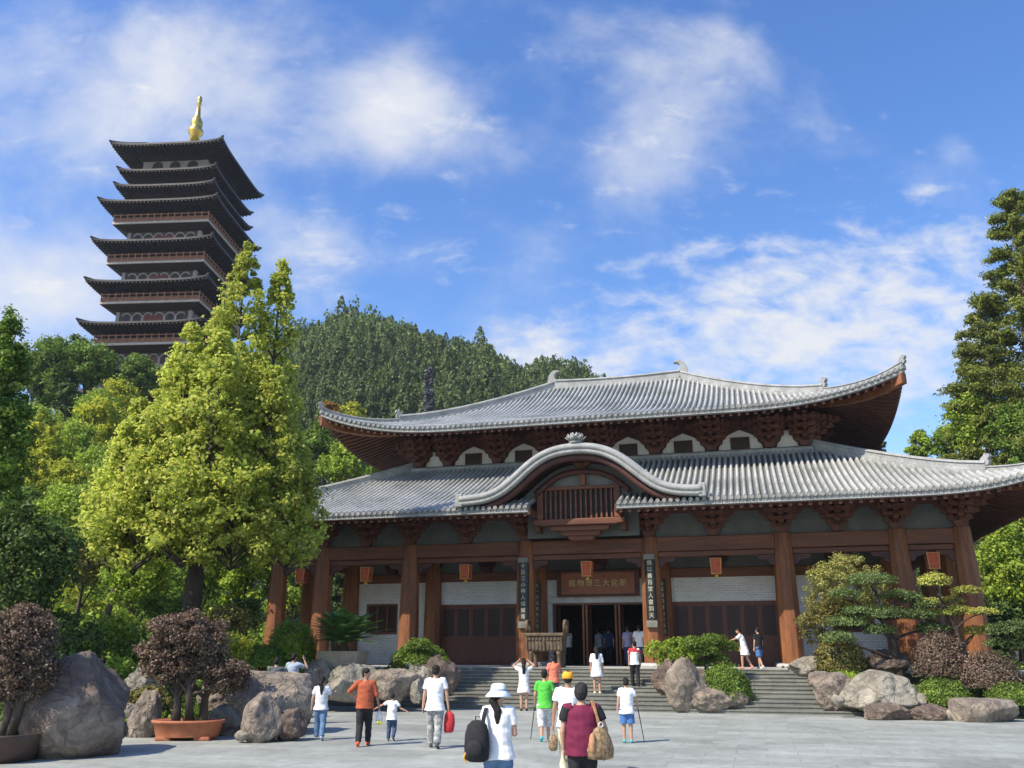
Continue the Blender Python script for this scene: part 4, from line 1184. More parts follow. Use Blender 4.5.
sp = MB().lathe([(.75, 76.8), (.75, 79.3), (1.15, 79.8), (1.15, 80.3), (.8, 80.7), (.9, 81.2), (.95, 81.7), (.7, 82.3), (.44, 82.9), (.34, 84.0), (.27, 85.0), (.42, 85.2), (.28, 85.5), (.4, 85.9), (.34, 86.4), (.08, 86.7)], n=16)
sp.build('golden_spire', M['gold'], pg, smooth=True)

# ------------------------------------------------------------------ trees
def px_scale(px, py, Y):
    p = at(px, py, Y=Y)
    return (p.y * math.cos(PITCH) + (p.z - CAM_H) * math.sin(PITCH)) / F_PX
def from_px(cx, cy, rx, ry, Y, deep=1.0):
    p = at(cx, cy, Y=Y); k = px_scale(cx, cy, Y)
    return np.array(p), np.array((rx * k, rx * k * deep, ry * k / .93))
def plant(name, label, cat, base, clumps, rad, per, size, mat, trunk=None, bark='bark', flat=.75, group=None, limbs=8, up=.5, spread=.9, crown='crown', aspect=.62, trunk_pts=None, along=None):
    """base: ground point; clumps in world coordinates"""
    base = Vector(base)
    root = thing(name, label, cat, base, 0, group)
    C = np.asarray(clumps) - np.array(base)
    P, d = clump_leaves(C, rad, per, flat)
    cen = C.mean(0)
    out = unit(P - cen)
    nrm = unit(d * .6 + out * .5 + np.array([0, 0, up]))
    V, F = leaf_quads(P, size, nrm, spread, aspect)
    npmesh(crown, V, F, M[mat], root)
    if trunk:
        mb = MB(); top = Vector(cen) + Vector((0, 0, (C[:, 2].max() - cen[2]) * .45))
        pts = trunk_pts or [Vector((0, 0, -.3)), Vector((random.uniform(-.05, .05) * top.z, random.uniform(-.05, .05) * top.z, top.z * .35)), Vector((top.x * .7, top.y * .7, top.z * .7)), top]
        pts = [Vector(p) for p in pts]
        n = len(pts)
        mb.tube(pts, [trunk * (1.25 if i == 0 else 1 - .75 * i / (n - 1)) for i in range(n)], 10)
        order = rng.permutation(len(C))[:limbs]
        for j in order:
            e = Vector(C[j]); k = random.uniform(.3, .85)
            seg = k * (n - 1); i = min(int(seg), n - 2)
            a = pts[i].lerp(pts[i + 1], seg - i)
            if (e - a).length < .15: continue
            L = limb_path(a, e, .10)
            r0 = trunk * (1 - .7 * k) * .5
            mb.tube(L, [r0 * (1 - .75 * q / 4) for q in range(5)], 6)
        mb.build('trunk', M[bark], root, smooth=True)
    return root
def broad(name, label, cx, cy, rx, ry, Y, mat, k=60, per=70, size=None, trunk=None, bark='bark', base_px=None, group=None, egg=.15, shell=.35, cr=.30, deep=.85, cat='tree', flat=.8, limbs=10, up=.5):
    c, r = from_px(cx, cy, rx, ry, Y, deep)
    cl = crown_clumps(c, (r[0] * .84, r[1] * .84, r[2] * .84), k, shell=shell, egg=egg)
    gx, gy = (c[0], c[1]) if base_px is None else (at(base_px, 600, Y=Y).x, Y)
    gz = float(ground_z(gx, gy))
    size = size or max(.09, 3.0 * px_scale(cx, cy, Y))
    rad = min(r) * cr * rng.uniform(.7, 1.3, k)
    return plant(name, label, cat, (gx, gy, gz), cl, rad, per, size, mat, trunk, bark, flat, group, limbs, up)

# the tall ginkgo
gb = Vector((-10.9, 30.0, float(ground_z(-10.9, 30.0))))
leaders = [(-1.8, -1.0, 7.6, 3.6, 1.9, 80), (2.4, -1.3, 7.6, 3.5, 2.1, 90), (4.6, 0, 7.4, 3.8, 1.7, 70), (-3.3, .3, 8.2, 4.0, 1.6, 60), (.4, -1.9, 7.0, 3.7, 1.8, 70), (-2.6, .8, 6.8, 3.6, 1.4, 44), (1.05, 0, 15.8, 4.6, 2.4, 150), (2.75, .8, 15.5, 5, 1.7, 130), (-.7, -.9, 12.2, 4.3, 2.1, 140), (-1.7, .5, 11.2, 4.0, 1.9, 120), (-2.8, 0, 9.6, 4.0, 1.6, 90), (1.0, -1.7, 11.6, 4.2, 2.2, 130), (3.5, -.8, 10.6, 4.2, 2.0, 130), (.8, 1.8, 12, 4.5, 2.2, 120), (4.2, .9, 8.6, 4.0, 1.5, 80), (-2.9, -.6, 8.6, 3.8, 1.2, 60)]
cl, rd, per = [], [], []
tk = MB()
tk.tube([(0, 0, -.4), (.02, 0, .6), (.0, .05, 2.0), (.1, 0, 4.2), (.3, 0, 6.5), (.8, 0, 9.5)], [.50, .37, .30, .27, .22, .12], 12)
for (lx, ly, top, zl, rm, n) in leaders:
    rm *= .92; n = int(n * 1.5)
    lx = lx * (.68 if lx > 0 else .92)
    ax = [Vector((.05, 0, 3.5 + random.random())), Vector((lx * .55, ly * .55, 5.2)), Vector((lx, ly, 8.0 if top > 9 else 6.5)), Vector((lx, ly, top - .4))]
    tk.tube(ax, [.17, .13, .09, .02], 7)
    for _ in range(n):
        f = random.random() ** .8
        z = zl + (top - zl) * f
        r = rm * (1 - f) ** .75 * min(1, .45 + f * 4) * random.uniform(.8, 1.18) + .08
        a = random.random() * 2 * math.pi; q = r * random.uniform(.25, 1) ** .5
        p = (lx + q * math.cos(a), ly + q * math.sin(a), z + q * .18)
        cl.append(p); rd.append(random.uniform(.16, .50) * (.55 if f > .85 else 1)); per.append(random.randint(34, 72))
        if random.random() < .16:
            tk.tube(limb_path((lx, ly, max(3.5, z - q * .7)), p, .06, 4), [.045, .035, .022, .01], 5)
rt = thing('ginkgo_tree', 'tall yellow green ginkgo tree in front of the hall\'s left corner', 'tree', gb)
P, d = clump_leaves(np.array(cl), rd, per, .85)
V, F = leaf_quads(P, .13, unit(d * .8 + np.array([0, 0, .5])), .9, .8)
npmesh('crown', V, F, M['ginkgo'], rt)
tk.build('trunk', M['bark_dark'], rt, smooth=True)

# trees and shrubs of the left slope
GL = 'trees on the left slope'
broad('leafy_tree', 'dark leafy tree cut by the photo\'s left edge, its thin top against the sky', -10, 418, 48, 132, 22, 'midleaf', 300, 80, .11, .14, egg=.55, cr=.20, base_px=-24, shell=.15, group=GL)
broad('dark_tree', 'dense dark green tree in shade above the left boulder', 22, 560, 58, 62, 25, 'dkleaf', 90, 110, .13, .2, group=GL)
broad('leafy_tree', 'grey green tree on the hilltop at far left with bare lower stems', 44, 374, 26, 40, 88, 'midleaf', 110, 90, .30, .28, 'bark_dark', group=GL)
broad('leafy_tree', 'round spreading tree on the hilltop just left of the pagoda\'s base', 90, 364, 29, 24, 90, 'midleaf', 110, 80, .30, .32, 'bark_dark', group=GL)
broad('leafy_tree', 'pale green tree behind the hilltop trees, left of the pagoda', 70, 352, 26, 20, 100, 'midleaf', 60, 80, .34, .25, group=GL)
broad('leafy_tree', 'small dark tree at the foot of the hilltop trees, left of the ginkgo', 68, 400, 15, 20, 80, 'dkleaf', 50, 80, .28, .15, group=GL)
broad('yellow_tree', 'bright yellow green tree on the slope left of the ginkgo', 42, 448, 24, 42, 58, 'yeleaf', 60, 70, .22, .16, group=GL)
broad('yellow_tree', 'slender yellow tree lower on the slope beside the dark left tree', 34, 486, 16, 36, 50, 'yeleaf', 40, 60, .19, .12, group=GL)
broad('leafy_tree', 'fresh green tree between the yellow trees and the ginkgo', 72, 446, 28, 36, 62, 'ltleaf', 60, 70, .24, .16, group=GL)
broad('leafy_tree', 'light green tree on the slope close behind the ginkgo\'s left side', 100, 428, 30, 34, 66, 'yeleaf', 60, 60, .25, .16, group=GL)
broad('leafy_tree', 'mid green bush tree at the slope\'s middle, left of the ginkgo trunk', 66, 512, 44, 30, 44, 'ltleaf', 70, 80, .17, .14, group=GL)
broad('leafy_tree', 'twiggy olive shrub tree under the light green one on the left', 88, 556, 40, 30, 37, 'olive', 60, 90, .14, .12, group=GL)
broad('leafy_tree', 'bright green shrub tree left of the ginkgo trunk', 138, 574, 36, 34, 35, 'ltleaf', 70, 90, .14, .12, group=GL)
broad('leafy_tree', 'shaded green tree directly behind the ginkgo trunk', 205, 560, 46, 40, 41, 'midleaf', 70, 90, .16, .14, group=GL)
broad('leafy_tree', 'light green tree right of the ginkgo trunk, left of the hall\'s corner column', 248, 575, 30, 46, 40, 'ltleaf', 70, 90, .16, .14, group=GL)
broad('leafy_tree', 'sunlit green tree seen between the hall\'s left columns', 292, 585, 34, 40, 56, 'ltleaf', 60, 90, .2, .14, group=GL)
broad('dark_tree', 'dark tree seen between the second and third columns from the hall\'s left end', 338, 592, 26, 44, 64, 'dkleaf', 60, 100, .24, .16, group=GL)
broad('leafy_tree', 'large mid green tree filling the slope behind the left shrubs', 120, 500, 52, 40, 52, 'midleaf', 80, 90, .2, .18, group=GL)
broad('leafy_tree', 'large dark green tree on the slope behind the ginkgo\'s foot', 190, 490, 60, 50, 58, 'midleaf', 80, 90, .22, .2, group=GL)
GB_ = 'trees between the hall and the hill'
broad('leafy_tree', 'bright green tree rising just over the lower roof\'s left hip', 350, 462, 36, 24, 74, 'ltleaf', 60, 90, .26, .2, group=GB_)
broad('leafy_tree', 'bright green tree under the upper roof\'s left corner', 392, 470, 30, 18, 70, 'midleaf', 50, 90, .25, .2, group=GB_)
broad('leafy_tree', 'yellowish tree right of the ginkgo, below the upper roof\'s left tip', 352, 414, 18, 14, 96, 'yeleaf', 34, 80, .3, .2, group=GB_)
broad('rust_tree', 'rust coloured tree touching the ginkgo\'s right edge', 330, 420, 15, 22, 94, 'rust', 36, 80, .3, .2, group=GB_)
broad('leafy_tree', 'green tree half hidden behind the ginkgo\'s right side', 318, 455, 26, 34, 84, 'midleaf', 50, 90, .28, .2, group=GB_)
for lb, cx, cy, rx, ry, Y_, mt in [('light green tree below the bare stemmed hilltop tree', 30, 422, 26, 20, 78, 'ltleaf'), ('yellow green tree crown just under the pagoda\'s base', 118, 398, 24, 20, 82, 'yeleaf'),
                              ('mid green tree below the round hilltop tree', 96, 408, 24, 20, 76, 'ltleaf'), ('pale yellow green tree on the slope at far left, above the bright yellow one', 12, 448, 20, 28, 66, 'ltleaf'),
                              ('yellow green tree lit by the sun in the middle of the left slope', 62, 482, 26, 24, 54, 'yeleaf'), ('green tree in the slope\'s hollow beside the ginkgo\'s left edge', 100, 470, 30, 30, 58, 'ltleaf'),
                              ('dark hilltop tree at far left, farther back than the bare stemmed one', 18, 368, 22, 26, 98, 'midleaf'), ('dark bushy tree between the two large hilltop trees', 64, 376, 16, 24, 94, 'dkleaf'), ('dark tree close against the foot of the pagoda', 140, 376, 22, 24, 98, 'midleaf'),
                              ('fresh green tree low on the slope over the dark left tree', 22, 505, 24, 20, 48, 'midleaf')]:
    broad('leafy_tree', lb, cx, cy, rx, ry, Y_, mt, 90, 90, .22 * Y_ / 70, .16, group=GL)
# right side
GR = 'trees right of the hall'
broad('leafy_tree', 'light green bushy tree in the sun under the hall\'s right eave', 1012, 566, 42, 52, 50, 'ltleaf', 90, 110, .19, .2, group=GR)
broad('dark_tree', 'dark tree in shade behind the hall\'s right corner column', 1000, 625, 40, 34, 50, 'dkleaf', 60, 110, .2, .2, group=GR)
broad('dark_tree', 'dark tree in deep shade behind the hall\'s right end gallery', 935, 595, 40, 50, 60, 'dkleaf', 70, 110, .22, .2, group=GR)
broad('leafy_tree', 'rounded green tree behind the lower roof\'s right hip', 985, 425, 48, 36, 64, 'ltleaf', 80, 100, .24, .3, group=GR)
broad('leafy_tree', 'dark green tree at the right edge, below the tall pines', 1022, 440, 36, 44, 58, 'midleaf', 80, 100, .22, .25, group=GR)
broad('leafy_tree', 'small yellow green pointed tree standing alone over the right roof ridge', 921, 446, 15, 18, 82, 'ltleaf', 60, 70, .25, .15, egg=.6, group=GR)
broad('leafy_tree', 'small dark green tree just right of the upper roof\'s corner', 874, 444, 12, 16, 84, 'dkleaf', 34, 60, .26, .15, egg=.3, group=GR)
broad('leafy_tree', 'mid green tree between the lone pointed tree and the tall pines', 952, 440, 22, 16, 70, 'midleaf', 40, 80, .24, .15, group=GR)
def pine(label, bx_, by_, top_px, Y, lean=0., reach=4.2, n=46, low=.2, mat='needle', group=GR, per=72, size=.27):
    top = at(*top_px, Y=Y); gz = float(ground_z(bx_, by_)); H = top.z - gz
    root = thing('pine_tree', label, 'tree', (bx_, by_, gz), 0, group)
    tx, ty = top.x - bx_, top.y - by_
    mb = MB(); mb.tube([(0, 0, -.4), (tx * .3, ty * .3, H * .35), (tx * .7, ty * .7, H * .7), (tx, ty, H)], [H * .016, H * .012, H * .008, .03], 9)
    cl, rd = [], []
    for i in range(n):
        f = low + (1 - low) * (i + random.random()) / n
        a = i * 2.4 + random.uniform(-.5, .5)
        L = reach * (1 - .80 * ((f - low) / (1 - low)) ** 1.3) * random.uniform(.6, 1.12)
        p0 = Vector((tx * f, ty * f, H * f)); e = p0 + Vector((math.cos(a) * L, math.sin(a) * L, L * random.uniform(-.02, .28)))
        pth = limb_path(p0, e, .06, 5); mb.tube(pth, [.075 * (1 - .18 * q) * (1 - .6 * f) + .012 for q in range(5)], 5)
        for q in (.4, .6, .78, .92, 1.0):
            c = p0.lerp(e, q)
            for _ in range(2 if q > .5 else 1):
                w = L * .18 * q
                cl.append((c.x + random.uniform(-w, w), c.y + random.uniform(-w, w), c.z + random.uniform(.0, .35))); rd.append(random.uniform(.42, .85) * (.7 + .06 * L))
    for _ in range(int(n * 2.2)):
        f = low * .7 + (1 - low * .7) * random.random() ** 1.15; a = random.random() * 6.28; q = reach * .78 * (1 - f) ** .7 * random.random() ** .5
        cl.append((tx * f + q * math.cos(a), ty * f + q * math.sin(a), H * f + random.uniform(-.5, .3))); rd.append(random.uniform(.5, 1.0))
    P, d = clump_leaves(np.array(cl), rd, per, .55)
    V, F = leaf_quads(P, size, unit(d * .5 + np.array([0, 0, .6])), 1.0, .36)
    npmesh('crown', V, F, M[mat], root)
    mb.build('trunk', M['bark'], root, smooth=True)
    return root
pine('tallest pine at the right edge, reaching high against the sky', 36.5, 60, (1012, 196), 60, reach=5.0, n=84)
pine('tall pine with spreading lower branches left of the tallest one', 34.0, 63, (985, 300), 63, reach=4.6, n=66)
pine('slender pale pine branch tree over the right roof hip', 31.6, 66, (972, 345), 66, reach=3.0, n=44, mat='needle', per=50)
pine('bushy pine cut off by the right edge of the photo', 39.0, 57, (1046, 230), 57, reach=5.4, n=80)

# ------------------------------------------------------------------ forest on the far hill (one mass)
def conifer_tpl(n, seed):
    r = np.random.default_rng(seed)
    f = r.uniform(0, 1, n) ** .75
    rad = (1 - f) * .36 * r.uniform(.55, 1.1, n) + .015
    a = r.uniform(0, 2 * np.pi, n)
    P = np.stack([rad * np.cos(a), rad * np.sin(a), .12 + .88 * f - rad * .25], -1)
    out = unit(np.stack([np.cos(a), np.sin(a), .55 + 0 * a], -1))
    return P, out, .098 * (1 - .55 * f)
def round_tpl(n, seed):
    r = np.random.default_rng(seed)
    k = 16; cc = crown_clumps((0, 0, .62), (.32, .32, .34), k, r, .4)
    idx = r.integers(0, k, n); d = unit(r.normal(size=(n, 3)))
    return cc[idx] + d * .13 * r.uniform(0, 1, (n, 1)) ** .4, unit(d + np.array([0, 0, .5])), np.full(n, .075)
TPL = [conifer_tpl(360, i) for i in range(6)] + [round_tpl(360, 20 + i) for i in range(4)]
pts = []
r2_ = np.random.default_rng(3)
for yy_ in np.arange(112, 292, 2.8):
    for xx_ in np.arange(-.46 * yy_, .33 * yy_, 2.8):
        x, y = xx_ + r2_.uniform(-1.3, 1.3), yy_ + r2_.uniform(-1.3, 1.3)
        u = x / y
        if u < -.30 and y < 150: continue
        pts.append((x, y))
pts = np.array(pts); gz = ground_z(pts[:, 0], pts[:, 1])
Vs, Fs, off = [], [], 0
for (x, y), z in zip(pts, gz):
    u = x / y
    top = y > 215
    rnd = r2_.random()
    t = TPL[6 + r2_.integers(4)] if rnd < (.40 if top else .12) else TPL[r2_.integers(6)]
    h = r2_.uniform(5.5, 11.5) * (1.08 if top else 1.0) * (1.35 if r2_.random() < .035 else 1.0); w = h * r2_.uniform(.7, 1.25)
    P = t[0] * np.array([w, w, h]); a = r2_.uniform(0, 6.28)
    Rm = np.array([[math.cos(a), -math.sin(a), 0], [math.sin(a), math.cos(a), 0], [0, 0, 1]])
    P = P @ Rm.T + np.array([x, y, z - .3])
    o_ = t[1] @ Rm.T
    V, _ = leaf_quads(P, 1.0, o_, .55, .5, r2_, along=unit(o_ * np.array([.6, .6, 0]) + np.array([0, 0, -.9])))
    c = np.repeat(P, 4, 0); s = np.repeat(t[2] * h * 1.15, 4)[:, None]
    Vs.append(c + (V - c) * s)
V = np.concatenate(Vs); F = np.arange(len(V)).reshape(-1, 4)
tag(npmesh('hillside_forest', V, F, M['forest']), kind='stuff')
# a dark grey spired conifer standing out of the forest
sp_y = 150.0
p = at(428, 410, Y=sp_y); k = px_scale(428, 400, sp_y)
root = thing('spire_tree', 'dark blue grey spire shaped conifer standing out on the forested hill', 'tree', (p.x, p.y, float(ground_z(p.x, p.y))))
hh = at(428, 367, Y=sp_y).z - root.location.z
cl = []
for i in range(150):
    f = random.random() ** .8; a = random.random() * 6.28; q = (1 - f) * 15 * k * random.uniform(.6, 1) + .1
    cl.append((q * math.cos(a), q * math.sin(a), hh * (.05 + .93 * f)))
P, d = clump_leaves(np.array(cl), .7, 24, .8); V, F = leaf_quads(P, .5, unit(d + np.array([0, 0, .3])), .8)
npmesh('crown', V, F, M['greygreen'], root)
MB().tube([(0, 0, -.5), (0, 0, hh * .9)], [.3, .05], 7).build('trunk', M['bark_dark'], root)

# ------------------------------------------------------------------ undergrowth (uncountable)
def scatter(name, region, n, size, mat, per=9, rad=.22, h=.12, r=np.random.default_rng(5)):
    P = []
    while len(P) < n:
        x, y = region(r)
        z = float(ground_z(x, y))
        if z > .12: P.append((x, y, z + h * r.uniform(.3, 1.6)))
    L, d = clump_leaves(np.array(P), rad, per, .6, r)
    V, F = leaf_quads(L, size, unit(d + np.array([0, 0, 1.0])), .8, .6, r)
    return tag(npmesh(name, V, F, M[mat]), kind='stuff')
def reg_left(r):
    y = 20.8 + 14 * r.random() ** 1.2; return r.uniform(-.72 * y, -5.9 - .15 * (y - 20.5)), y
def reg_slope(r):
    y = 34 + 62 * r.random() ** 1.3; return r.uniform(-.68 * y, -.22 * y - 3), y
def reg_right(r):
    s, t = r.uniform(9.4, 20), r.uniform(-5.8, 6); p = hall(s, t); return p.x, p.y
def reg_mid(r):
    s, t = r.uniform(-14, -5.3), r.uniform(-4.0, -2.4); p = hall(s, t); return p.x, p.y
scatter('ground_cover', reg_left, 2600, .11, 'midleaf', 12, .24, .16)
scatter('ground_cover', reg_slope, 3800, .24, 'midleaf', 14, .55, .5)
scatter('ground_cover', reg_slope, 2200, .24, 'ltleaf', 14, .6, .9)
def reg_wood(r):
    y = 46 + 42 * r.random(); return r.uniform(-.68 * y, -.33 * y), y
scatter('slope_woodland', reg_wood, 420, .26, 'ltleaf', 130, 1.4, 1.3)
scatter('slope_woodland', reg_wood, 120, .26, 'yeleaf', 110, 1.2, 1.6)
scatter('slope_woodland', reg_wood, 320, .26, 'midleaf', 130, 1.4, 1.0)
scatter('ground_cover', reg_right, 1500, .10, 'boxleaf', 12, .2, .12)
scatter('ground_cover', reg_mid, 420, .09, 'boxleaf', 12, .18, .08)

# ------------------------------------------------------------------ rocks
def rock(label, cx, ybot, wpx, hpx, Y, mat='rock', deep=.8, seed=0, rz=0.0, cuts=7, rough=.16, name='rock', group=None, sub=5, z=None, flat_top=False, peak=None):
    base = at(cx, ybot, Y=Y) if z is None else None
    k = px_scale(cx, ybot, Y)
    p = at(cx, ybot, Y=Y)
    gz = p.z if z is None else z
    w, h = wpx * k, hpx * k * 1.02
    bm = bmesh.new(); bmesh.ops.create_icosphere(bm, subdivisions=sub, radius=1)
    r = random.Random(seed * 17 + 5)
    planes = []
    for _ in range(cuts):
        n = Vector((r.gauss(0, 1), r.gauss(0, 1), r.gauss(.1, .7))).normalized(); planes.append((n, r.uniform(.62, .9)))
    if flat_top: planes.append((Vector((.04, -.06, 1)).normalized(), .55))
    sd = Vector((seed * 3.7, seed * 1.3, seed * 2.1))
    for v in bm.verts:
        q = v.co.copy()
        for n, dd in planes:
            e = q.dot(n) - dd
            if e > 0: q -= n * e * .92
        f = mnoise.fractal(q * 1.3 + sd, 1.0, 2.1, 5) * rough * 1.2 + mnoise.fractal(q * 4.5 + sd, .9, 2.2, 5) * rough * .35
        q *= 1 + f
        v.co = q
    xs_ = [v.co.x for v in bm.verts]; zs_ = [v.co.z for v in bm.verts]; ys_ = [v.co.y for v in bm.verts]
    for v in bm.verts:
        x = (v.co.x - min(xs_)) / (max(xs_) - min(xs_)) - .5; y = (v.co.y - min(ys_)) / (max(ys_) - min(ys_)) - .5
        zz = (v.co.z - min(zs_)) / (max(zs_) - min(zs_))
        sx = w * x; sy = w * deep * y
        if peak is not None:                              # lean the summit towards one side
            sx = w * (x * (1 - .30 * zz) + peak * zz * zz)
        v.co = Vector((sx, sy, zz * h * 1.18 - h * .18))
    me = bpy.data.meshes.new(name); bm.to_mesh(me); bm.free()
    me.polygons.foreach_set('use_smooth', [True] * len(me.polygons))
    o = link(name, me, M[mat]); o.location = (p.x, p.y, gz); o.rotation_euler = (0, 0, rz)
    return tag(o, label, 'rock', group)
GKL, GKR, GKM = 'rocks along the left garden edge', 'rocks along the right garden edge', 'rocks set on the stairs'
rock('huge dark boulder with a pale peak beside the left bonsai pot', 62, 752, 138, 95, 17.9, 'rock_dark', .9, 41, .2, 6, .085, 'boulder', GKL, peak=.02)
rock('small rock at the foot of the huge dark boulder', 120, 738, 16, 16, 18.2, 'rock_dark', .8, 4, group=GKL, sub=3)
rock('white pebble rock in front of the huge boulder\'s right foot', 112, 742, 11, 6, 17.8, 'rock_pale', .8, 5, group=GKL, sub=3)
rock('grey upright rock left of the terracotta bonsai tray', 142, 738, 36, 46, 21.3, 'rock', .8, 6, group=GKL)
rock('pale low rock between the huge boulder and the upright grey rock', 120, 738, 36, 34, 22.0, 'rock_pale', .8, 7, group=GKL)
rock('pale square rock up in the shrubs above the terracotta tray', 142, 692, 36, 26, 23.6, 'rock_pale', .8, 8, group=GKL)
rock('pale rock low in the shrubs just right of the huge boulder', 119, 706, 16, 17, 22.8, 'rock_pale', .8, 9, group=GKL, sub=4)
rock('dark rock under the bonsai tray\'s right end', 226, 737, 46, 32, 21.9, 'rock', .8, 10, group=GKL)
rock('smooth pointed boulder at the front of the plaza edge, right of the bonsai tray', 261, 739, 46, 44, 20.3, 'rock', .9, 11, .4, 9, .08, 'boulder', GKL, peak=-.05)
rock('low slanting rock leaning right of the smooth pointed boulder', 288, 738, 38, 28, 20.5, 'rock_dark', .8, 12, group=GKL)
rock('big flat topped boulder behind the pointed one, people sitting on it', 268, 730, 92, 56, 22.4, 'rock', .8, 13, .1, 8, .10, 'boulder', GKL, flat_top=True)
rock('brown rock joining the bonsai tray and the big flat topped boulder', 222, 712, 52, 34, 23.2, 'rock', .8, 14, group=GKL)
rock('pale stone at the foot of the smooth pointed boulder', 243, 740, 18, 9, 20.0, 'rock_pale', .8, 15, group=GKL, sub=3)
rock('sloping pale rock under the stone planter of the cycad', 350, 697, 66, 32, 29.6, 'rock_pale', .6, 16, .2, 7, .12, group=GKL, peak=.1)
rock('rounded grey rock left of the sloping pale rock', 318, 695, 40, 34, 30.0, 'rock', .7, 17, group=GKL)
rock('broad rough rock between the sloping pale rock and the upper stairs', 394, 698, 56, 28, 29.6, 'rock', .6, 18, .1, 7, .14, group=GKL)
rock('dark rock at the left end of the upper stairs', 440, 690, 42, 34, 30.2, 'rock_dark', .8, 19, group=GKL)
rock('pale pointed rock standing under the cloud pruned bush left of the stairs', 419, 690, 26, 26, 29.9, 'rock_pale', .7, 20, group=GKL)
rock('small cream stone on the steps below the cloud pruned bush', 416, 700, 13, 20, 29.3, 'rock_pale', .6, 21, group=GKL, sub=4)
rock('tall brown rock with a pale face standing in the middle of the stairs', 688, 705, 54, 45, 29.3, 'rock', .7, 22, .2, 8, .10, group=GKM, peak=-.04)
rock('dark rock behind the tall brown rock on the stairs', 668, 692, 34, 32, 30.3, 'rock_dark', .7, 23, group=GKM)
rock('low broad rock on the stairs in front of the round clipped shrub', 712, 708, 44, 20, 29.0, 'rock', .7, 24, group=GKM)
rock('small rock right of the low broad rock on the stairs', 735, 706, 30, 16, 29.1, 'rock', .7, 25, group=GKM)
rock('grey rock between the tall brown rock and the round clipped shrub', 700, 700, 34, 30, 30.2, 'rock_dark', .7, 26, group=GKM)
rock('large grey rounded boulder in the garden right of the stairs', 880, 708, 88, 36, 27.6, 'rock_pale', .8, 27, -.2, 8, .11, 'boulder', GKR, peak=.02)
rock('rough brown rock left of the large grey boulder, at the stairs\' right end', 838, 706, 44, 32, 28.3, 'rock', .7, 28, group=GKR)
rock('long brown rock low in front of the large grey boulder', 891, 721, 52, 17, 26.4, 'rock_dark', .6, 29, 0, 8, .12, group=GKR)
rock('brown rock between the long brown rock and the flat slab', 932, 722, 42, 17, 26.2, 'rock_dark', .6, 30, group=GKR)
rock('pale cracked stone behind the small brown rocks by the flat slab', 922, 710, 26, 16, 26.9, 'rock_pale', .6, 31, group=GKR, sub=4)
rock('small round ochre stone beside the flat slab\'s left end', 951, 721, 12, 11, 26.0, 'rock_pale', .8, 32, group=GKR, sub=3)
rock('flat slab like rock at the plaza\'s right edge', 988, 724, 66, 24, 25.7, 'rock', .6, 33, .05, 6, .05, 'slab_rock', GKR, flat_top=True)
rock('pale rock at the top right corner of the stairs', 811, 676, 44, 19, 31.3, 'rock_pale', .7, 34, group=GKR)
rock('dark rock in shade behind the large grey boulder', 890, 674, 44, 24, 30.0, 'rock_dark', .7, 35, group=GKR)
rock('small pale stone at the left foot of the large grey boulder', 838, 705, 14, 10, 27.2, 'rock_pale', .7, 36, group=GKR, sub=3)
rock('mossy brown rock half way down the right side of the stairs', 822, 690, 26, 18, 29.6, 'rock', .7, 37, group=GKR)
rock('pale pink stone between the dark dome shrub and the brown dome shrub', 1000, 690, 30, 16, 27.6, 'rock_pale', .7, 38, group=GKR)

# ------------------------------------------------------------------ clipped shrubs, bonsai and pots
def gpt(cx, py, Y):
    p = at(cx, py, Y=Y); return Vector((p.x, p.y, p.z))
def dome(label, cx, ybot, rx, h, Y, mat, n=4200, size=.07, name='clipped_shrub', group=None, stem=True, z=None, top=.9):
    k = px_scale(cx, ybot, Y); p = at(cx, ybot, Y=Y)
    R_, H = rx * k, h * k
    root = thing(name, label, 'shrub', p, 0, group)
    n = int(n * 1.9); size *= .8
    d = unit(rng.normal(size=(n, 3))); d[:, 2] = np.abs(d[:, 2]) * 1.0 - .22
    d = unit(d)
    lump = np.array([mnoise.noise((a * 2.2 + cx, b * 2.2, c * 2.2)) for a, b, c in d])
    q = (1 + .13 * lump)[:, None] * np.where(rng.random((n, 1)) < .06, rng.uniform(1.0, 1.17, (n, 1)), rng.uniform(.76, 1.03, (n, 1)))
    P = d * q * np.array([R_, R_ * .9, H * .80]) + np.array([0, 0, H * .24])
    V, F = leaf_quads(P, size, unit(d * 1.0 + np.array([0, 0, .3])), .75, .6)
    npmesh('crown', V, F, M[mat], root)
    # dark inner branches
    mb = MB()
    for i in range(9):
        a = i * .7; mb.tube(limb_path((.03 * math.cos(a), .03 * math.sin(a), -.15), (R_ * .6 * math.cos(a), R_ * .5 * math.sin(a), H * random.uniform(.3, .75)), .08, 4), [.035, .028, .02, .01], 5)
    mb.build('stem', M['bark_dark'], root)
    return root
GS = 'clipped shrubs in the gardens'
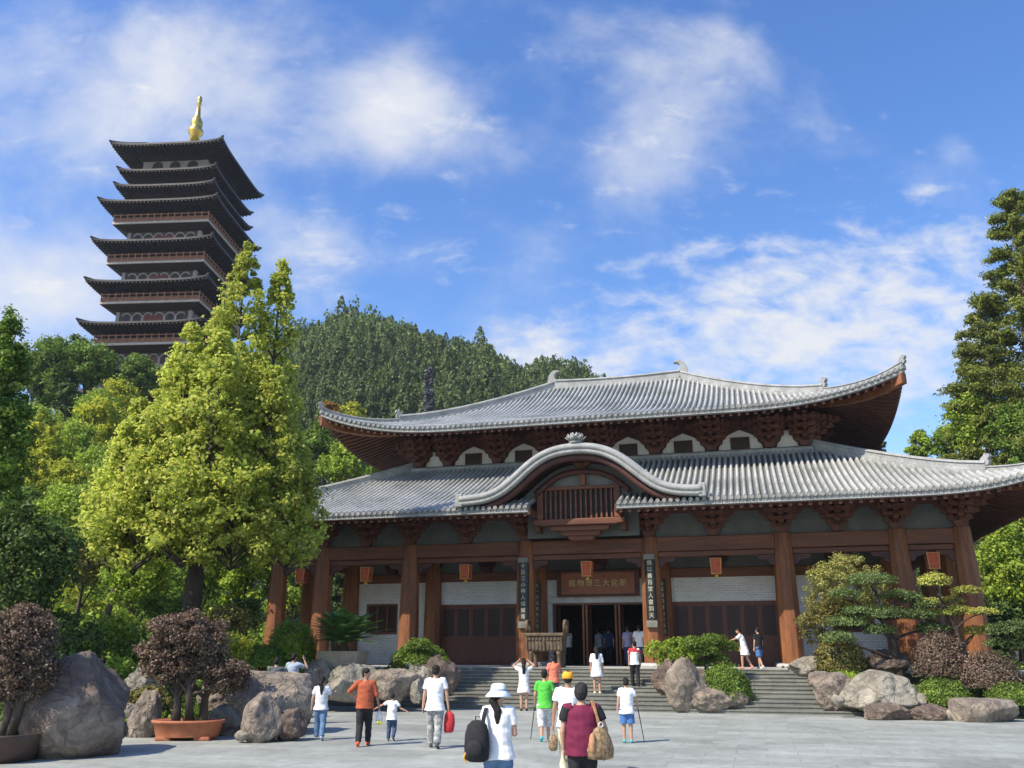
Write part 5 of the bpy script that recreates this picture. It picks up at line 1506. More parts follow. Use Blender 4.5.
def padtree(label, base, pads, Y, mat, trunk, bark='bark_dark', size=.068, dens=420, name='cloud_pruned_tree', group=None, flat=.5, cat='tree', width=.05, sp=.8):
    """pads: (px, py, rx, ry); trunk: list of px points from the foot up"""
    b = at(base[0], base[1], Y=Y)
    root = thing(name, label, cat, b, 0, group)
    k = px_scale(base[0], base[1], Y)
    mb = MB(); cs, Ps, Ds = [], [], []
    tp = [at(q[0], q[1], Y=Y + .15 * math.sin(i * 2.1)) - b for i, q in enumerate(trunk)]
    tp[0].z -= .2
    n = len(tp)
    mb.tube(tp, [width * (1.3 - .9 * i / max(1, n - 1)) for i in range(n)], 8)
    for j, (cx, cy, rx, ry) in enumerate(pads):
        dy = (((j * 7) % 5) - 2) * .16
        c = at(cx, cy, Y=Y + dy) - b
        Rr, Hh = rx * k, ry * k * (1.18 if cat == 'tree' else 1.0)
        m = int(2.4 * dens * (rx / 20) ** 1.6) + 150
        d = unit(rng.normal(size=(m, 3))); d[:, 2] = np.where(d[:, 2] < -.25, -d[:, 2], d[:, 2])
        lump = np.array([mnoise.noise((a * 2 + cx, bb * 2 + cy, cc * 2)) for a, bb, cc in d])
        P = d * (1 + .22 * lump)[:, None] * rng.uniform(.55, 1.04, (m, 1)) * np.array([Rr, Rr * .8, Hh]) + np.array(c)
        Ps.append(P); Ds.append(d)
        i = min(range(n), key=lambda q: (tp[q] - c).length + (0 if tp[q].z < c.z else .4))
        mb.tube(limb_path(tp[i], c - Vector((0, 0, Hh * .15)), .12, 5), [width * .5, width * .42, width * .34, width * .24, width * .12], 5)
        for e in range(4):
            a = e * 1.6 + j; mb.tube(limb_path(c - Vector((0, 0, Hh * .15)), c + Vector((Rr * .7 * math.cos(a), Rr * .5 * math.sin(a), 0)), .08, 4), [width * .2, width * .16, width * .1, .006], 4)
    P = np.concatenate(Ps); D = np.concatenate(Ds)
    V, F = leaf_quads(P, size, unit(D * .6 + np.array([0, 0, .6])), sp, .5)
    npmesh('crown', V, F, M[mat], root)
    mb.build('trunk', M[bark], root, smooth=True)
    return root
# right garden
plant('large_shrub', 'big airy yellowish shrub in front of the hall right of the doors', 'shrub', gpt(850, 668, 31.2),
      np.concatenate([crown_clumps(from_px(846, 590, 40, 30, 31.2)[0], from_px(846, 590, 40, 32, 31.2)[1], 190, rng, .3)]), .2, 120, .06, 'twig', .09, 'bark', .8, GS, 16, .5)
plant('twiggy_shrub', 'olive green shrub with red tinged twigs under the big yellowish shrub', 'shrub', gpt(822, 668, 30.6),
      crown_clumps(from_px(826, 622, 26, 26, 30.6)[0], from_px(826, 622, 26, 26, 30.6)[1], 70, rng, .3), .2, 100, .07, 'olive', .05, 'bark_dark', .8, GS, 10)
padtree('spreading green pine bonsai with flat needle pads, left of the golden tree', (906, 690),
        [(872, 582, 26, 9), (845, 596, 18, 7), (900, 597, 18, 7), (858, 612, 16, 6), (846, 624, 26, 8), (890, 616, 24, 8), (914, 617, 24, 8), (930, 630, 18, 7), (880, 632, 18, 7), (912, 600, 14, 6), (838, 640, 18, 8), (924, 606, 14, 6)], 29.6, 'pinepad',
        [(906, 692), (897, 662), (893, 640), (882, 620), (876, 592)], width=.13, group=GS, dens=520, name='pine_bonsai')
padtree('golden yellow cloud pruned tree with tiered flat pads before the corner columns', (972, 668),
        [(934, 583, 18, 9), (966, 592, 16, 6), (953, 601, 12, 5), (928, 603, 13, 5), (938, 614, 22, 5), (982, 613, 18, 5), (957, 610, 14, 5), (974, 633, 12, 7), (918, 614, 12, 4), (988, 628, 7, 4)], 29.9, 'yelpad',
        [(972, 672), (962, 650), (956, 630), (945, 610), (937, 590)], width=.09, group=GS, dens=460)
dome('dark greenish dome clipped shrub under the golden tree', 945, 679, 27, 42, 28.4, 'purple', 5200, .08, group=GS)
dome('brown dome clipped shrub on thin stems near the right edge', 991, 690, 28, 36, 27.6, 'purple', 4600, .075, group=GS)
padtree('green pine bonsai cut by the photo\'s right edge', (1016, 690), [(1008, 632, 22, 9), (1022, 628, 20, 8), (998, 645, 16, 6), (1020, 647, 20, 8), (1004, 655, 12, 5), (1034, 640, 20, 9), (1008, 664, 14, 5)], 28.8, 'pinepad',
        [(1016, 694), (1014, 672), (1012, 650), (1014, 634)], width=.10, group=GS, dens=480, name='pine_bonsai')
dome('grey green loose shrub left of the pine bonsai\'s trunk', 842, 672, 24, 36, 30.2, 'olive', 3000, .10, group=GS)
dome('low bright green box shrub behind the flat slab rock', 945, 707, 24, 26, 27.0, 'boxleaf', 3200, .075, group=GS)
dome('small bright green box shrub at the right edge behind the slab', 1012, 706, 22, 22, 26.8, 'boxleaf', 2600, .075, group=GS)
dome('small yellowish tuft of ground plant by the large grey boulder', 828, 698, 10, 16, 28.6, 'yelpad', 700, .09, group=GS)
dome('low leafy plant on the bank beside the stairs\' top right', 846, 682, 22, 12, 29.8, 'ltleaf', 1300, .09, group=GS)
# middle group on the stairs
plant('leafy_shrub', 'loose leafy green shrub behind the tall rock on the stairs', 'shrub', gpt(676, 685, 31.0), crown_clumps(from_px(674, 653, 31, 13, 31.0)[0], from_px(674, 653, 31, 13, 31.0)[1], 44, rng, .3), .17, 60, .09, 'ltleaf', .05, 'bark_dark', .8, GS, 10)
padtree('cloud pruned bush with rounded green pads in the middle of the stairs', (712, 698), [(694, 645, 14, 9), (713, 642, 15, 9), (727, 649, 13, 10), (704, 653, 16, 9), (718, 660, 13, 8), (722, 672, 12, 7), (702, 664, 10, 6)], 30.7, 'boxleaf',
        [(712, 700), (708, 680), (706, 664), (708, 650)], width=.10, group=GS, dens=1200, size=.055, flat=.8, name='cloud_pruned_bush', cat='shrub')
dome('round clipped green shrub at the front of the stairs rockery', 727, 703, 25, 36, 29.5, 'boxleaf', 4800, .075, group=GS)
# left of the stairs
padtree('cloud pruned green bush on the rocks left of the upper stairs', (420, 690), [(419, 647, 14, 9), (405, 659, 15, 10), (432, 656, 15, 10), (419, 662, 20, 10), (398, 667, 10, 7), (441, 663, 9, 7), (410, 652, 12, 9), (427, 652, 12, 9)], 30.4, 'boxleaf',
        [(420, 690), (418, 676), (419, 662), (420, 652)], width=.10, group=GS, dens=1300, size=.055, name='cloud_pruned_bush', cat='shrub')
dome('layered green shrub in front of the hall\'s two left columns', 291, 662, 24, 38, 31.6, 'ltleaf', 3400, .10, group=GS)
dome('low green shrub left of the layered one, behind the seated people', 262, 668, 24, 22, 30.6, 'midleaf', 2200, .10, group=GS)
dome('small bright shrub on the rocks between planter and stairs', 375, 682, 14, 12, 30.0, 'boxleaf', 1200, .08, group=GS)
dome('bright green low shrub right of the seated people', 309, 678, 16, 18, 30.4, 'boxleaf', 1600, .085, group=GS)
for lb, cx, yb, rx, h, Y, mt in [('bright green leafy shrub right of the huge dark boulder', 118, 690, 18, 30, 24.2, 'ltleaf'), ('dense green shrub above the pale square rock', 145, 668, 34, 44, 26.5, 'midleaf'),
                                ('bright leafy shrub left of the purple bonsai\'s crown', 116, 652, 26, 40, 27.5, 'ltleaf'), ('greyish low shrub under the terracotta tray bonsai', 150, 722, 24, 34, 22.6, 'olive'),
                                ('dark shrub in shade behind the huge boulder\'s peak', 78, 665, 28, 44, 24.5, 'dkleaf'), ('olive shrub right of the ginkgo trunk', 228, 640, 30, 34, 29.0, 'olive'),
                                ('dark green shrub left of the hall\'s first column', 245, 640, 22, 44, 33.0, 'dkleaf'), ('yellow green shrub over the purple bonsai\'s right side', 226, 660, 26, 26, 26.5, 'yeleaf'),
                                ('green shrub under the ginkgo, left of its trunk', 160, 628, 28, 36, 31.0, 'midleaf'), ('dark shrub below the dark left tree', 50, 650, 36, 46, 25.5, 'dkleaf')]:
    p, r = from_px(cx, yb - h * .5, rx, h * .5, Y)
    plant('garden_shrub', lb, 'shrub', gpt(cx, yb + 6, Y), crown_clumps(p, r * .85, 40, rng, .3), .24, 70, .10, mt, .05, 'bark_dark', .8, GS, 8)
# cycad in a stone trough
tb = gpt(342, 674, 30.6)
root = thing('stone_planter', 'pale rectangular stone planter in front of the hall\'s left window', 'planter', tb, -TH)
mb = MB(); mb.loft([[(-.66, -.42, -.25), (.66, -.42, -.25), (.66, .42, -.25), (-.66, .42, -.25)], [(-.74, -.5, .74), (.74, -.5, .74), (.74, .5, .74), (-.74, .5, .74)], [(-.62, -.38, .74), (.62, -.38, .74), (.62, .38, .74), (-.62, .38, .74)], [(-.6, -.36, .6), (.6, -.36, .6), (.6, .36, .6), (-.6, .36, .6)]])
mb.build('trough', M['trough'], root, bevel=.03)
MB().bx(-.61, .61, -.37, .37, .5, .62).build('soil', M['soil'], root)
root = thing('cycad', 'dark green cycad with arching feathery fronds growing in the stone planter', 'plant', tb + Vector((0, 0, .6)))
mb = MB().lathe([(.16, -.05), (.2, .1), (.18, .3), (.1, .42), (.02, .46)], n=12); mb.build('trunk', M['bark'], root)
Vs = []; rach = MB()
for i in range(96):
    a = i * 2.39996; el = 1.42 - 1.15 * (i / 96); L = random.uniform(1.3, 1.7)
    pts = []
    for q in range(12):
        u = q / 11; rr = L * (u * math.cos(el) + .25 * u * u * math.sin(el)); zz = .38 + L * (u * math.sin(el) - .30 * u * u)
        pts.append(np.array([rr * math.cos(a), rr * math.sin(a), zz]))
    rach.tube([Vector(p) for p in pts[::2]], [.014, .012, .01, .008, .006, .004], 4)
    P = np.array([pts[int(k)] * (1 - (k - int(k))) + pts[min(11, int(k) + 1)] * (k - int(k)) for k in np.linspace(1.5, 10.9, 24)])
    tg = unit(np.gradient(P, axis=0)); sd_ = unit(np.cross(tg, np.array([0, 0, 1.0])))
    ln = .21 * np.sin(np.linspace(.5, 2.9, 24))[:, None] + .03
    for sg in (-1, 1):
        e = P + sd_ * sg * ln + tg * ln * .55 + np.array([0, 0, -.01])
        w = tg * .03
        Vs.append(np.stack([P - w, P + w, e + w * .2, e - w * .2], 1).reshape(-1, 3))
V = np.concatenate(Vs); npmesh('frond', V, np.arange(len(V)).reshape(-1, 4), M['palm'], root); rach.build('frond_stalk', M['palm'], root)
# bonsai in the terracotta tray
tp_ = gpt(187, 737, 20.7); tp_.z = 0.004
tray = thing('bonsai_tray', 'shallow oval terracotta bonsai tray on short feet at the plaza\'s left edge', 'planter', tp_)
tray.scale = (.86, .9, .95)
mb = MB().lathe([(.80, .07), (.82, .10), (.90, .36), (.95, .37), (.96, .43), (.90, .44), (.86, .40), (.84, .36)], n=36, sy=.55, caps=False)
mb.lathe([(.02, .07), (.80, .07)], n=36, sy=.55, caps=False)
mb.build('bowl', M['terracotta'], tray, smooth=True)
MB().lathe([(.01, .37), (.45, .39), (.86, .36)], n=30, sy=.55, caps=False).build('soil', M['soil'], tray)
for x in (-.5, .5): MB().bx(x - .2, x + .2, -.36, .36, 0, .085).build('foot', M['terracotta'], tray, bevel=.02)
def bonsai(label, base, Y, blobs, stems, mat, size, z, name='bonsai_tree'):
    b = at(base[0], base[1], Y=Y); b.z = z
    root = thing(name, label, 'tree', b, 0)
    k = px_scale(base[0], base[1], Y)
    cl = []
    for (cx, cy, rx, ry, n) in blobs:
        p, r = from_px(cx, cy, rx, ry, Y, .8)
        cl.append(crown_clumps(p - np.array(b), r * .88, n, rng, .55))
    C = np.concatenate(cl)
    P, d = clump_leaves(C, .19 * rng.uniform(.7, 1.3, len(C)), 230, .7)
    V, F = leaf_quads(P, size, unit(d * .7 + unit(P - C.mean(0)) * .5 + np.array([0, 0, .5])), .9, .6)
    npmesh('crown', V, F, M[mat], root)
    mb = MB()
    for (x0, pts) in stems:
        path = [Vector(((x0 - base[0]) * k, 0, -.05))] + [at(q[0], q[1], Y=Y + random.uniform(-.2, .2)) - b for q in pts]
        n = len(path); mb.tube(path, [.085 * (1.25 - .8 * i / (n - 1)) for i in range(n)], 9)
        for j in rng.permutation(len(C))[:22]:
            i = random.randint(1, n - 1)
            if (Vector(C[j]) - path[i]).length < 1.3: mb.tube(limb_path(path[i], C[j], .1, 5), [.04, .033, .025, .016, .008], 5)
    mb.build('trunk', M['bark'], root, smooth=True)
    return root
bonsai('purple brown leaved bonsai of several stems growing in the terracotta tray', (187, 718), 20.7,
       [(188, 636, 44, 26, 60), (164, 652, 26, 20, 30), (206, 648, 30, 18, 34), (228, 676, 24, 17, 30), (170, 672, 26, 14, 26), (196, 668, 26, 10, 16)],
       [(176, [(178, 700), (176, 680), (172, 655)]), (190, [(189, 695), (191, 670), (188, 640)]), (203, [(205, 698), (212, 682), (226, 676)])], 'purple', .058, .40)
tp2 = gpt(4, 752, 16.9); tp2.z = .004
pot = thing('round_pot', 'brown glazed round pot under the bonsai at the left edge', 'planter', tp2)
MB().lathe([(.02, 0), (.50, 0), (.58, .12), (.66, .38), (.70, .46), (.66, .47), (.60, .42), (.02, .40)], n=36, caps=False).build('bowl', M['pot_brown'], pot, smooth=True)
MB().lathe([(.01, .43), (.62, .41)], n=30, caps=False).build('soil', M['soil'], pot)
bonsai('dark purple domed bonsai growing in the brown pot at the left edge', (6, 730), 16.9,
       [(16, 640, 38, 33, 110), (6, 662, 46, 28, 80), (42, 668, 18, 18, 24), (20, 684, 34, 14, 34)], [(4, [(10, 712), (6, 690), (14, 660)]), (12, [(18, 712), (26, 690), (30, 665)])], 'purple', .052, .42)

# ------------------------------------------------------------------ bronze vessel on the platform
dp = hall(-1.32, -1.75, PT + HZ)
dg_ = thing('bronze_vessel', 'square bronze ritual vessel on four legs in front of the open doorway', 'bronze vessel', dp, -TH)
dg_.scale = (.92, .92, .96)
bd = MB(); bd.loft([[(-.70, -.5, .62), (.70, -.5, .62), (.70, .5, .62), (-.70, .5, .62)], [(-.76, -.56, 1.20), (.76, -.56, 1.20), (.76, .56, 1.20), (-.76, .56, 1.20)]])
bd.build('body', M['bronze'], dg_, bevel=.02)
MB().bx(-.84, .84, -.64, -.54, 1.203, 1.32).bx(-.84, .84, .54, .64, 1.203, 1.32).bx(-.84, -.74, -.54, .54, 1.203, 1.32).bx(.74, .84, -.54, .54, 1.203, 1.32).build('rim', M['bronze'], dg_, bevel=.02)
for x in (-.6, .6):
    for y in (-.42, .42):
        MB().lathe([(.11, 0), (.10, .05), (.085, .3), (.10, .5), (.14, .615)], (x, y, 0), 12).build('leg', M['bronze'], dg_, smooth=True)
for x in (-.79, .79):
    h = MB()
    h.tube([(x, -.26, 1.323), (x * 1.02, -.28, 1.6), (x * 1.04, -.22, 1.76), (x * 1.04, .22, 1.76), (x * 1.02, .28, 1.6), (x, .26, 1.323)], [.07, .075, .085, .085, .075, .07], 8)
    h.build('handle', M['bronze'], dg_, smooth=True)
pat = MB()
for z0, z1 in ((.68, .98), (1.04, 1.15)):
    for i in range(9):
        x = -.62 + i * .155; y = -.5 - .06 * (z0 - .62) / .58
        pat.bx(x - .05, x + .05, y - .045, y - .012, z0, z1)
for x in (-.73, 0, .73): pat.bx(x - .03, x + .03, -.60, -.545, .64, 1.18)
pat.build('relief', M['bronze'], dg_, bevel=.01)

# ------------------------------------------------------------------ people
SK = pm('skin', (.50, .30, .205), (.44, .25, .165), 9, .55, .05)
SK2 = pm('tanned_skin', (.37, .205, .13), (.31, .165, .10), 9, .55, .05)
HAIR = pm('black_hair', (.012, .010, .009), (.022, .018, .016), 60, .6, .5, (1, 1, .15), spec=.2)
HAIRG = pm('greying_hair', (.016, .015, .015), (.042, .04, .04), 60, .6, .5, (1, 1, .15), spec=.2)
def cloth(name, c, var=.08, scale=14, c2=None, contrast=(.35, .65)):
    m = pm(name, tuple(x * (1 - var) for x in c), c2 or tuple(min(.9, x * (1 + var)) for x in c), scale, .85, .25, bdist=.006, contrast=contrast)
    return m
CL = dict(white=cloth('white_cotton', (.80, .80, .80), .03), pale=cloth('pale_grey_cotton', (.62, .63, .64)), orange=cloth('rust_orange_knit', (.36, .085, .035)), black=cloth('black_cloth', (.015, .015, .018), .3),
          jeans=cloth('blue_denim', (.10, .18, .30), .25), dkjeans=cloth('dark_denim', (.04, .07, .14), .25), camo=cloth('grey_camouflage', (.26, .265, .255), .25, 16, (.40, .40, .385), (.45, .55)), green=cloth('bright_green_cotton', (.09, .50, .055)),
          checks=cloth('pale_patterned_shorts', (.50, .48, .48), .2, 22, (.66, .64, .64), (.42, .58)), cream=cloth('cream_trousers', (.74, .66, .48)), maroon=cloth('maroon_knit', (.15, .012, .045)), blue=cloth('blue_denim_shorts', (.06, .15, .36), .2),
          salmon=cloth('salmon_cotton', (.72, .20, .12)), red=cloth('red_cloth', (.48, .03, .04)), navy=cloth('navy_cotton', (.03, .045, .11)), lilac=cloth('lilac_grey_cotton', (.30, .28, .40)), dkgrey=cloth('dark_grey_cotton', (.09, .10, .11)),
          slate=cloth('slate_blue_cotton', (.32, .38, .46)), yellow=cloth('yellow_vest', (.75, .70, .10)), periw=cloth('blue_violet_cotton', (.14, .16, .34)), hat=cloth('pale_blue_white_hat', (.70, .80, .82), .04), cap=cloth('golden_orange_cap', (.75, .36, .03)),
          teal=cloth('turquoise_shoes', (.06, .38, .40)), rshoe=cloth('orange_red_shoes', (.62, .10, .04)), tan=cloth('tan_leather', (.42, .22, .11), .2), khaki=cloth('patterned_khaki_bag', (.22, .14, .075), .2, 30, (.36, .25, .14), (.44, .56)), oshoe=cloth('pink_orange_shoes', (.62, .25, .18)))
pending = []
def remesh(mb, name, mat, parent, vox, it=4, folds=0.0):
    me = bpy.data.meshes.new(name); me.from_pydata(mb.v, [], mb.f); me.update()
    bm = bmesh.new(); bm.from_mesh(me); bmesh.ops.recalc_face_normals(bm, faces=bm.faces); bm.to_mesh(me); bm.free()
    o = link(name, me, mat, parent)
    m = o.modifiers.new('remesh', 'REMESH'); m.mode = 'VOXEL'; m.voxel_size = vox; m.use_smooth_shade = True
    s = o.modifiers.new('smooth', 'SMOOTH'); s.factor = .5; s.iterations = it
    pending.append((o, folds))
    return o
def V3(*a): return Vector(a)
DOWN_L = ((-.16, .02, -1), (-.05, .16, -1)); DOWN_R = ((.16, .02, -1), (.05, .16, -1))
STAND = (((-.03, .03, -1), (0, -.03, -1)), ((.03, -.02, -1), (0, -.05, -1)))
WALK = (((-.02, .30, -1), (0, .02, -1)), ((.02, -.16, -1), (0, -.50, -1)))
WALK2 = (((-.02, -.16, -1), (0, -.50, -1)), ((.02, .30, -1), (0, .02, -1)))
SIT = (((-.15, 1, -.08), (0, .05, -1)), ((.15, 1, -.08), (0, .05, -1)))
def person(label, pos, H, rz=0., legs=STAND, armL=DOWN_L, armR=DOWN_R, lean=(0, 0), turn=0., top=None, bottom=None, shoes='black', hair='short', hairm=None, skin=None, hat=None, wide=1.0, vox=.011, sitz=None, nod=0., belly=1.0):
    pos = Vector(pos); skin = skin or SK; hairm = hairm or HAIR
    th, sh, ua, fa = .235, .225, .165, .142
    hip = [V3(-.048, 0, .50), V3(.048, 0, .50)]
    kn, an = [], []
    for i in (0, 1):
        a = hip[i] + V3(*legs[i][0]).normalized() * th; b = a + V3(*legs[i][1]).normalized() * sh
        kn.append(a); an.append(b)
    dz = (.04 - min(an[0].z, an[1].z)) if sitz is None else sitz / H - .44
    def T(z): return V3(lean[0] * max(0, z - .5) / .32, lean[1] * max(0, z - .5) / .32, z)
    sw = .102 * wide
    shd = [T(.805) + V3(-sw, 0, 0), T(.805) + V3(sw, 0, 0)]
    el, wr = [], []
    for i, arm_ in ((0, armL), (1, armR)):
        a = shd[i] + V3(*arm_[0]).normalized() * ua; b = a + V3(*arm_[1]).normalized() * fa
        el.append(a); wr.append(b)
    nb_ = T(.83); hc = T(.93) + V3(lean[0] * .25, lean[1] * .25 + .008 + nod, 0)
    Rz = Matrix.Rotation(turn, 3, 'Z')
    O = V3(0, 0, dz)
    S = lambda p: (Vector(p) + O) * H
    def ring(z, rx, ry, yo=0, n=16, xo=0):
        c = T(z)
        return [S((c.x + xo + rx * math.cos(2 * math.pi * k / n), c.y + yo + ry * math.sin(2 * math.pi * k / n), c.z)) for k in range(n)]
    def cap(mb, p, q, r1, r2, n=12): mb.capsule(S(p), S(q), r1 * H, r2 * H, n)
    def frus(mb, pts, rad, n=14): mb.tube([S(p) for p in pts], [r * H for r in rad], n)
    b = MB()
    prof = [(.465, .070, .055, 0), (.50, .088, .064, -.004), (.54, .086, .060, -.002), (.60, .074, .052, 0), (.66, .078 * wide, .055, .002), (.74, .088 * wide, .060, .002), (.79, .086 * wide, .052, 0), (.82, .058, .042, 0), (.845, .034, .034, 0)]
    b.loft([ring(*p) for p in prof])
    cap(b, T(.83), hc + V3(0, -.008, -.02), .030, .030)
    def hd(c): return hc + Rz @ V3(*c)
    b.ell(S(hc + V3(0, 0, .008)), (.043 * H, .052 * H, .058 * H), 16, Rz)
    b.ell(S(hd((0, .012, -.022))), (.035 * H, .040 * H, .044 * H), 14, Rz)
    b.ell(S(hd((0, .054, -.012))), (.008 * H, .012 * H, .014 * H), 8, Rz)
    b.ell(S(hd((0, .047, -.036))), (.016 * H, .009 * H, .006 * H), 8, Rz)
    b.ell(S(hd((0, .046, .016))), (.028 * H, .009 * H, .007 * H), 8, Rz)
    for k in (-1, 1): b.ell(S(hd((k * .044, -.004, -.008))), (.007 * H, .013 * H, .019 * H), 8, Rz)
    for i, sg in ((0, -1), (1, 1)):
        b.ell(S(shd[i] + V3(-sg * .012, 0, -.004)), (.036 * H, .034 * H, .034 * H), 12)
        cap(b, shd[i], el[i], .029, .022); cap(b, el[i], wr[i], .023, .0155)
        d = (wr[i] - el[i]).normalized()
        side = V3(0, 1, 0) - d * d.y
        side = side.normalized() if side.length > .2 else V3(1, 0, 0)
        nrm_ = d.cross(side).normalized() * (-sg)
        p0 = wr[i] + d * .012
        for u in (-.012, 0, .012): cap(b, p0 + side * u, p0 + d * .038 + side * u * 1.15, .0115, .0105, 8)
        for j, (u, L) in enumerate(((.0185, .040), (.0065, .046), (-.0055, .043), (-.0165, .034))):
            a0 = p0 + d * .042 + side * u; a1 = a0 + (d + nrm_ * .25).normalized() * L * .5; a2 = a1 + (d + nrm_ * .8).normalized() * L * .5
            cap(b, a0, a1, .0062, .0058, 8); cap(b, a1, a2, .0058, .005, 8)
        a0 = p0 + side * .014 + d * .006; a1 = a0 + (side * .8 + d * .7 + nrm_ * .3).normalized() * .026; a2 = a1 + (d + side * .15 + nrm_ * .3).normalized() * .022
        cap(b, a0, a1, .0085, .007, 8); cap(b, a1, a2, .007, .0055, 8)
        cap(b, hip[i], kn[i], .054, .035); cap(b, kn[i], an[i], .036, .022)
        sd_ = V3(*legs[i][1]).normalized(); fw = V3(sg * .12, 1, 0).normalized(); fw = (fw - sd_ * fw.dot(sd_)).normalized() if sitz is None else fw
        cap(b, an[i] + fw * -.012 + sd_ * .018, an[i] + fw * .085 + sd_ * .024, .021, .015)
        b_foot = (fw, sd_)
    root = remesh(b, 'person', skin, None, vox * .85, 3)
    root.location = pos; root.rotation_euler = (0, 0, rz)
    tag(root, label, 'person', 'visitors in front of the hall')
    # shoes
    for i, sg in ((0, -1), (1, 1)):
        sd_ = V3(*legs[i][1]).normalized(); fw = V3(sg * .12, 1, 0).normalized(); fw = (fw - sd_ * fw.dot(sd_)).normalized() if sitz is None else fw
        m = MB(); cap(m, an[i] + fw * -.014 + sd_ * .016, an[i] + fw * .088 + sd_ * .022, .0265, .019); cap(m, an[i], an[i] + sd_ * .012, .025, .027)
        remesh(m, 'shoe', CL[shoes], root, vox, 2)
    if top:
        m = MB(); hem = top.get('hem', .47); e = top.get('ease', .014) + .007; fl = top.get('flare', .0)
        zs = [hem, (hem + .54) / 2 if hem < .50 else .51, .56, .62, .68, .74, .785, .815, .838]
        base = {p[0]: p for p in prof}
        rings = []
        for z in zs:
            zz = np.clip(z, .465, .845)
            rx = np.interp(zz, [p[0] for p in prof], [p[1] for p in prof]); ry = np.interp(zz, [p[0] for p in prof], [p[2] for p in prof])
            k = max(0, (.56 - z)) * fl + max(0, .535 - z) * .36
            bl = (belly - 1) * .03 * math.exp(-((z - .60) / .1) ** 2)
            rings.append(ring(z, max(rx, .082 if z < .75 else 0) + e * (1 if z < .8 else .6) + k + bl, max(ry, .060 if z < .75 else 0) + e * (1 if z < .8 else .6) + k + bl))
        m.loft(rings)
        sl = top.get('sleeve', .62)
        for i, sg in ((0, -1), (1, 1)):
            full = min(sl, 1); p0 = shd[i] + V3(-sg * .045, 0, .004); e1 = shd[i].lerp(el[i], full)
            frus(m, [p0, shd[i] + V3(-sg * .008, 0, .004), shd[i].lerp(el[i], full * .5), e1], [.046, .043, .040, .038 if sl < 1 else .031])
            if sl > 1: frus(m, [shd[i].lerp(el[i], .93), el[i], el[i].lerp(wr[i], sl - 1)], [.032, .032, .026])
        o = remesh(m, top.get('name', 'shirt'), CL[top['mat']], root, vox, 4, .007)
        if 'yoke' in top:
            m = MB(); m.loft([ring(.762, .088 * wide + e + .004, .056 + e + .004), ring(.79, .086 * wide + e + .004, .052 + e + .004), ring(.815, .064 + e, .045 + e), ring(.842, .036 + e, .036 + e)])
            for i, sg in ((0, -1), (1, 1)):
                frus(m, [shd[i] + V3(-sg * .05, 0, .006), shd[i] + V3(-sg * .008, 0, .006), shd[i].lerp(el[i], .58)], [.049, .047, .043])
            remesh(m, 'shirt_yoke', CL[top['yoke']], root, vox, 3)
        if 'sleeve_mat' in top:
            for i, sg in ((0, -1), (1, 1)):
                m = MB(); frus(m, [shd[i] + V3(-sg * .012, 0, .004), shd[i].lerp(el[i], .3), shd[i].lerp(el[i], sl + .02)], [.048, .046, .042]); remesh(m, 'sleeve', CL[top['sleeve_mat']], root, vox, 3, .003)
    if bottom:
        m = MB(); k = bottom.get('len', 1.0); e = bottom.get('ease', .010)
        m.loft([ring(z, rx + e, ry + e, yo) for z, rx, ry, yo in ((.44, .070, .055, 0), (.47, .082, .062, 0), (.50, .088, .064, -.004), (.545, .083, .058, -.002), (.57, .078, .054, 0))])
        for i in (0, 1):
            pts = [hip[i] + V3(0, 0, .02), hip[i].lerp(kn[i], .5)]; rad = [.060 + e, .052 + e]
            if k <= .5:
                pts.append(hip[i].lerp(kn[i], k * 2)); rad.append(.048 + e * 1.6)
            else:
                pts += [kn[i], kn[i].lerp(an[i], (k - .5) * 2 * .5), kn[i].lerp(an[i], (k - .5) * 2 * .98)]; rad += [.040 + e, .036 + e, .030 + e * 1.2]
            frus(m, pts, rad)
        remesh(m, bottom.get('name', 'trousers'), CL[bottom['mat']], root, vox, 4, .005)
    # hair
    m = MB()
    if hair != 'none':
        m.ell(S(hd((0, -.008, .026))), (.052 * H, .057 * H, .050 * H), 16, Rz)
        m.ell(S(hd((0, -.022, -.002))), (.0485 * H, .043 * H, .054 * H), 16, Rz)
        if hair == 'bob':
            m.ell(S(hd((0, -.014, .0))), (.056 * H, .054 * H, .062 * H), 16, Rz); m.ell(S(hd((0, -.030, -.03))), (.046 * H, .034 * H, .04 * H), 14, Rz)
        if hair in ('pony', 'long'):
            w = .033 if hair == 'pony' else .042
            pp = [hd((0, -.050, .0)), hd((0, -.066, -.05)), hc + V3(0, -.072, -.12), hc + V3(0, -.070, -.20), hc + V3(0, -.066, -.27 if hair == 'pony' else -.22)]
            frus(m, pp, [w * .7, w, w, w * .8, w * .25], 10)
        remesh(m, 'hair', hairm, root, vox * .9, 2, .006)
    if hat == 'bucket':
        m = MB(); c = S(hd((0, -.004, .012)))
        pr = [(.102, -.030), (.104, -.026), (.070, .006), (.062, .020), (.058, .05), (.046, .064), (.02, .069), (.001, .070)]
        m.lathe([(r * H, z * H) for r, z in pr], c, 28)
        m.build('sun_hat', CL['hat'], root, smooth=True)
        MB().lathe([(.0665 * H, .010 * H), (.0635 * H, .026 * H)], c, 28, caps=False).build('hat_band', CL['teal'] if False else CL['slate'], root, smooth=True)
    if hat == 'cap':
        m = MB(); c = S(hd((0, -.004, .008)))
        m.lathe([(.058 * H, -.012 * H), (.060 * H, .004 * H), (.057 * H, .032 * H), (.044 * H, .054 * H), (.02 * H, .064 * H), (.001, .066 * H)], c, 24, sy=1.08)
        a, bq = S(hd((0, .05, .012))), S(hd((0, .105, .002)))
        m.ell((Vector(a) + Vector(bq)) / 2, (.045 * H, .05 * H, .006 * H), 14, Rz)
        m.build('cap', CL['cap'], root, smooth=True)
    root['_h'] = 0
    del root['_h']
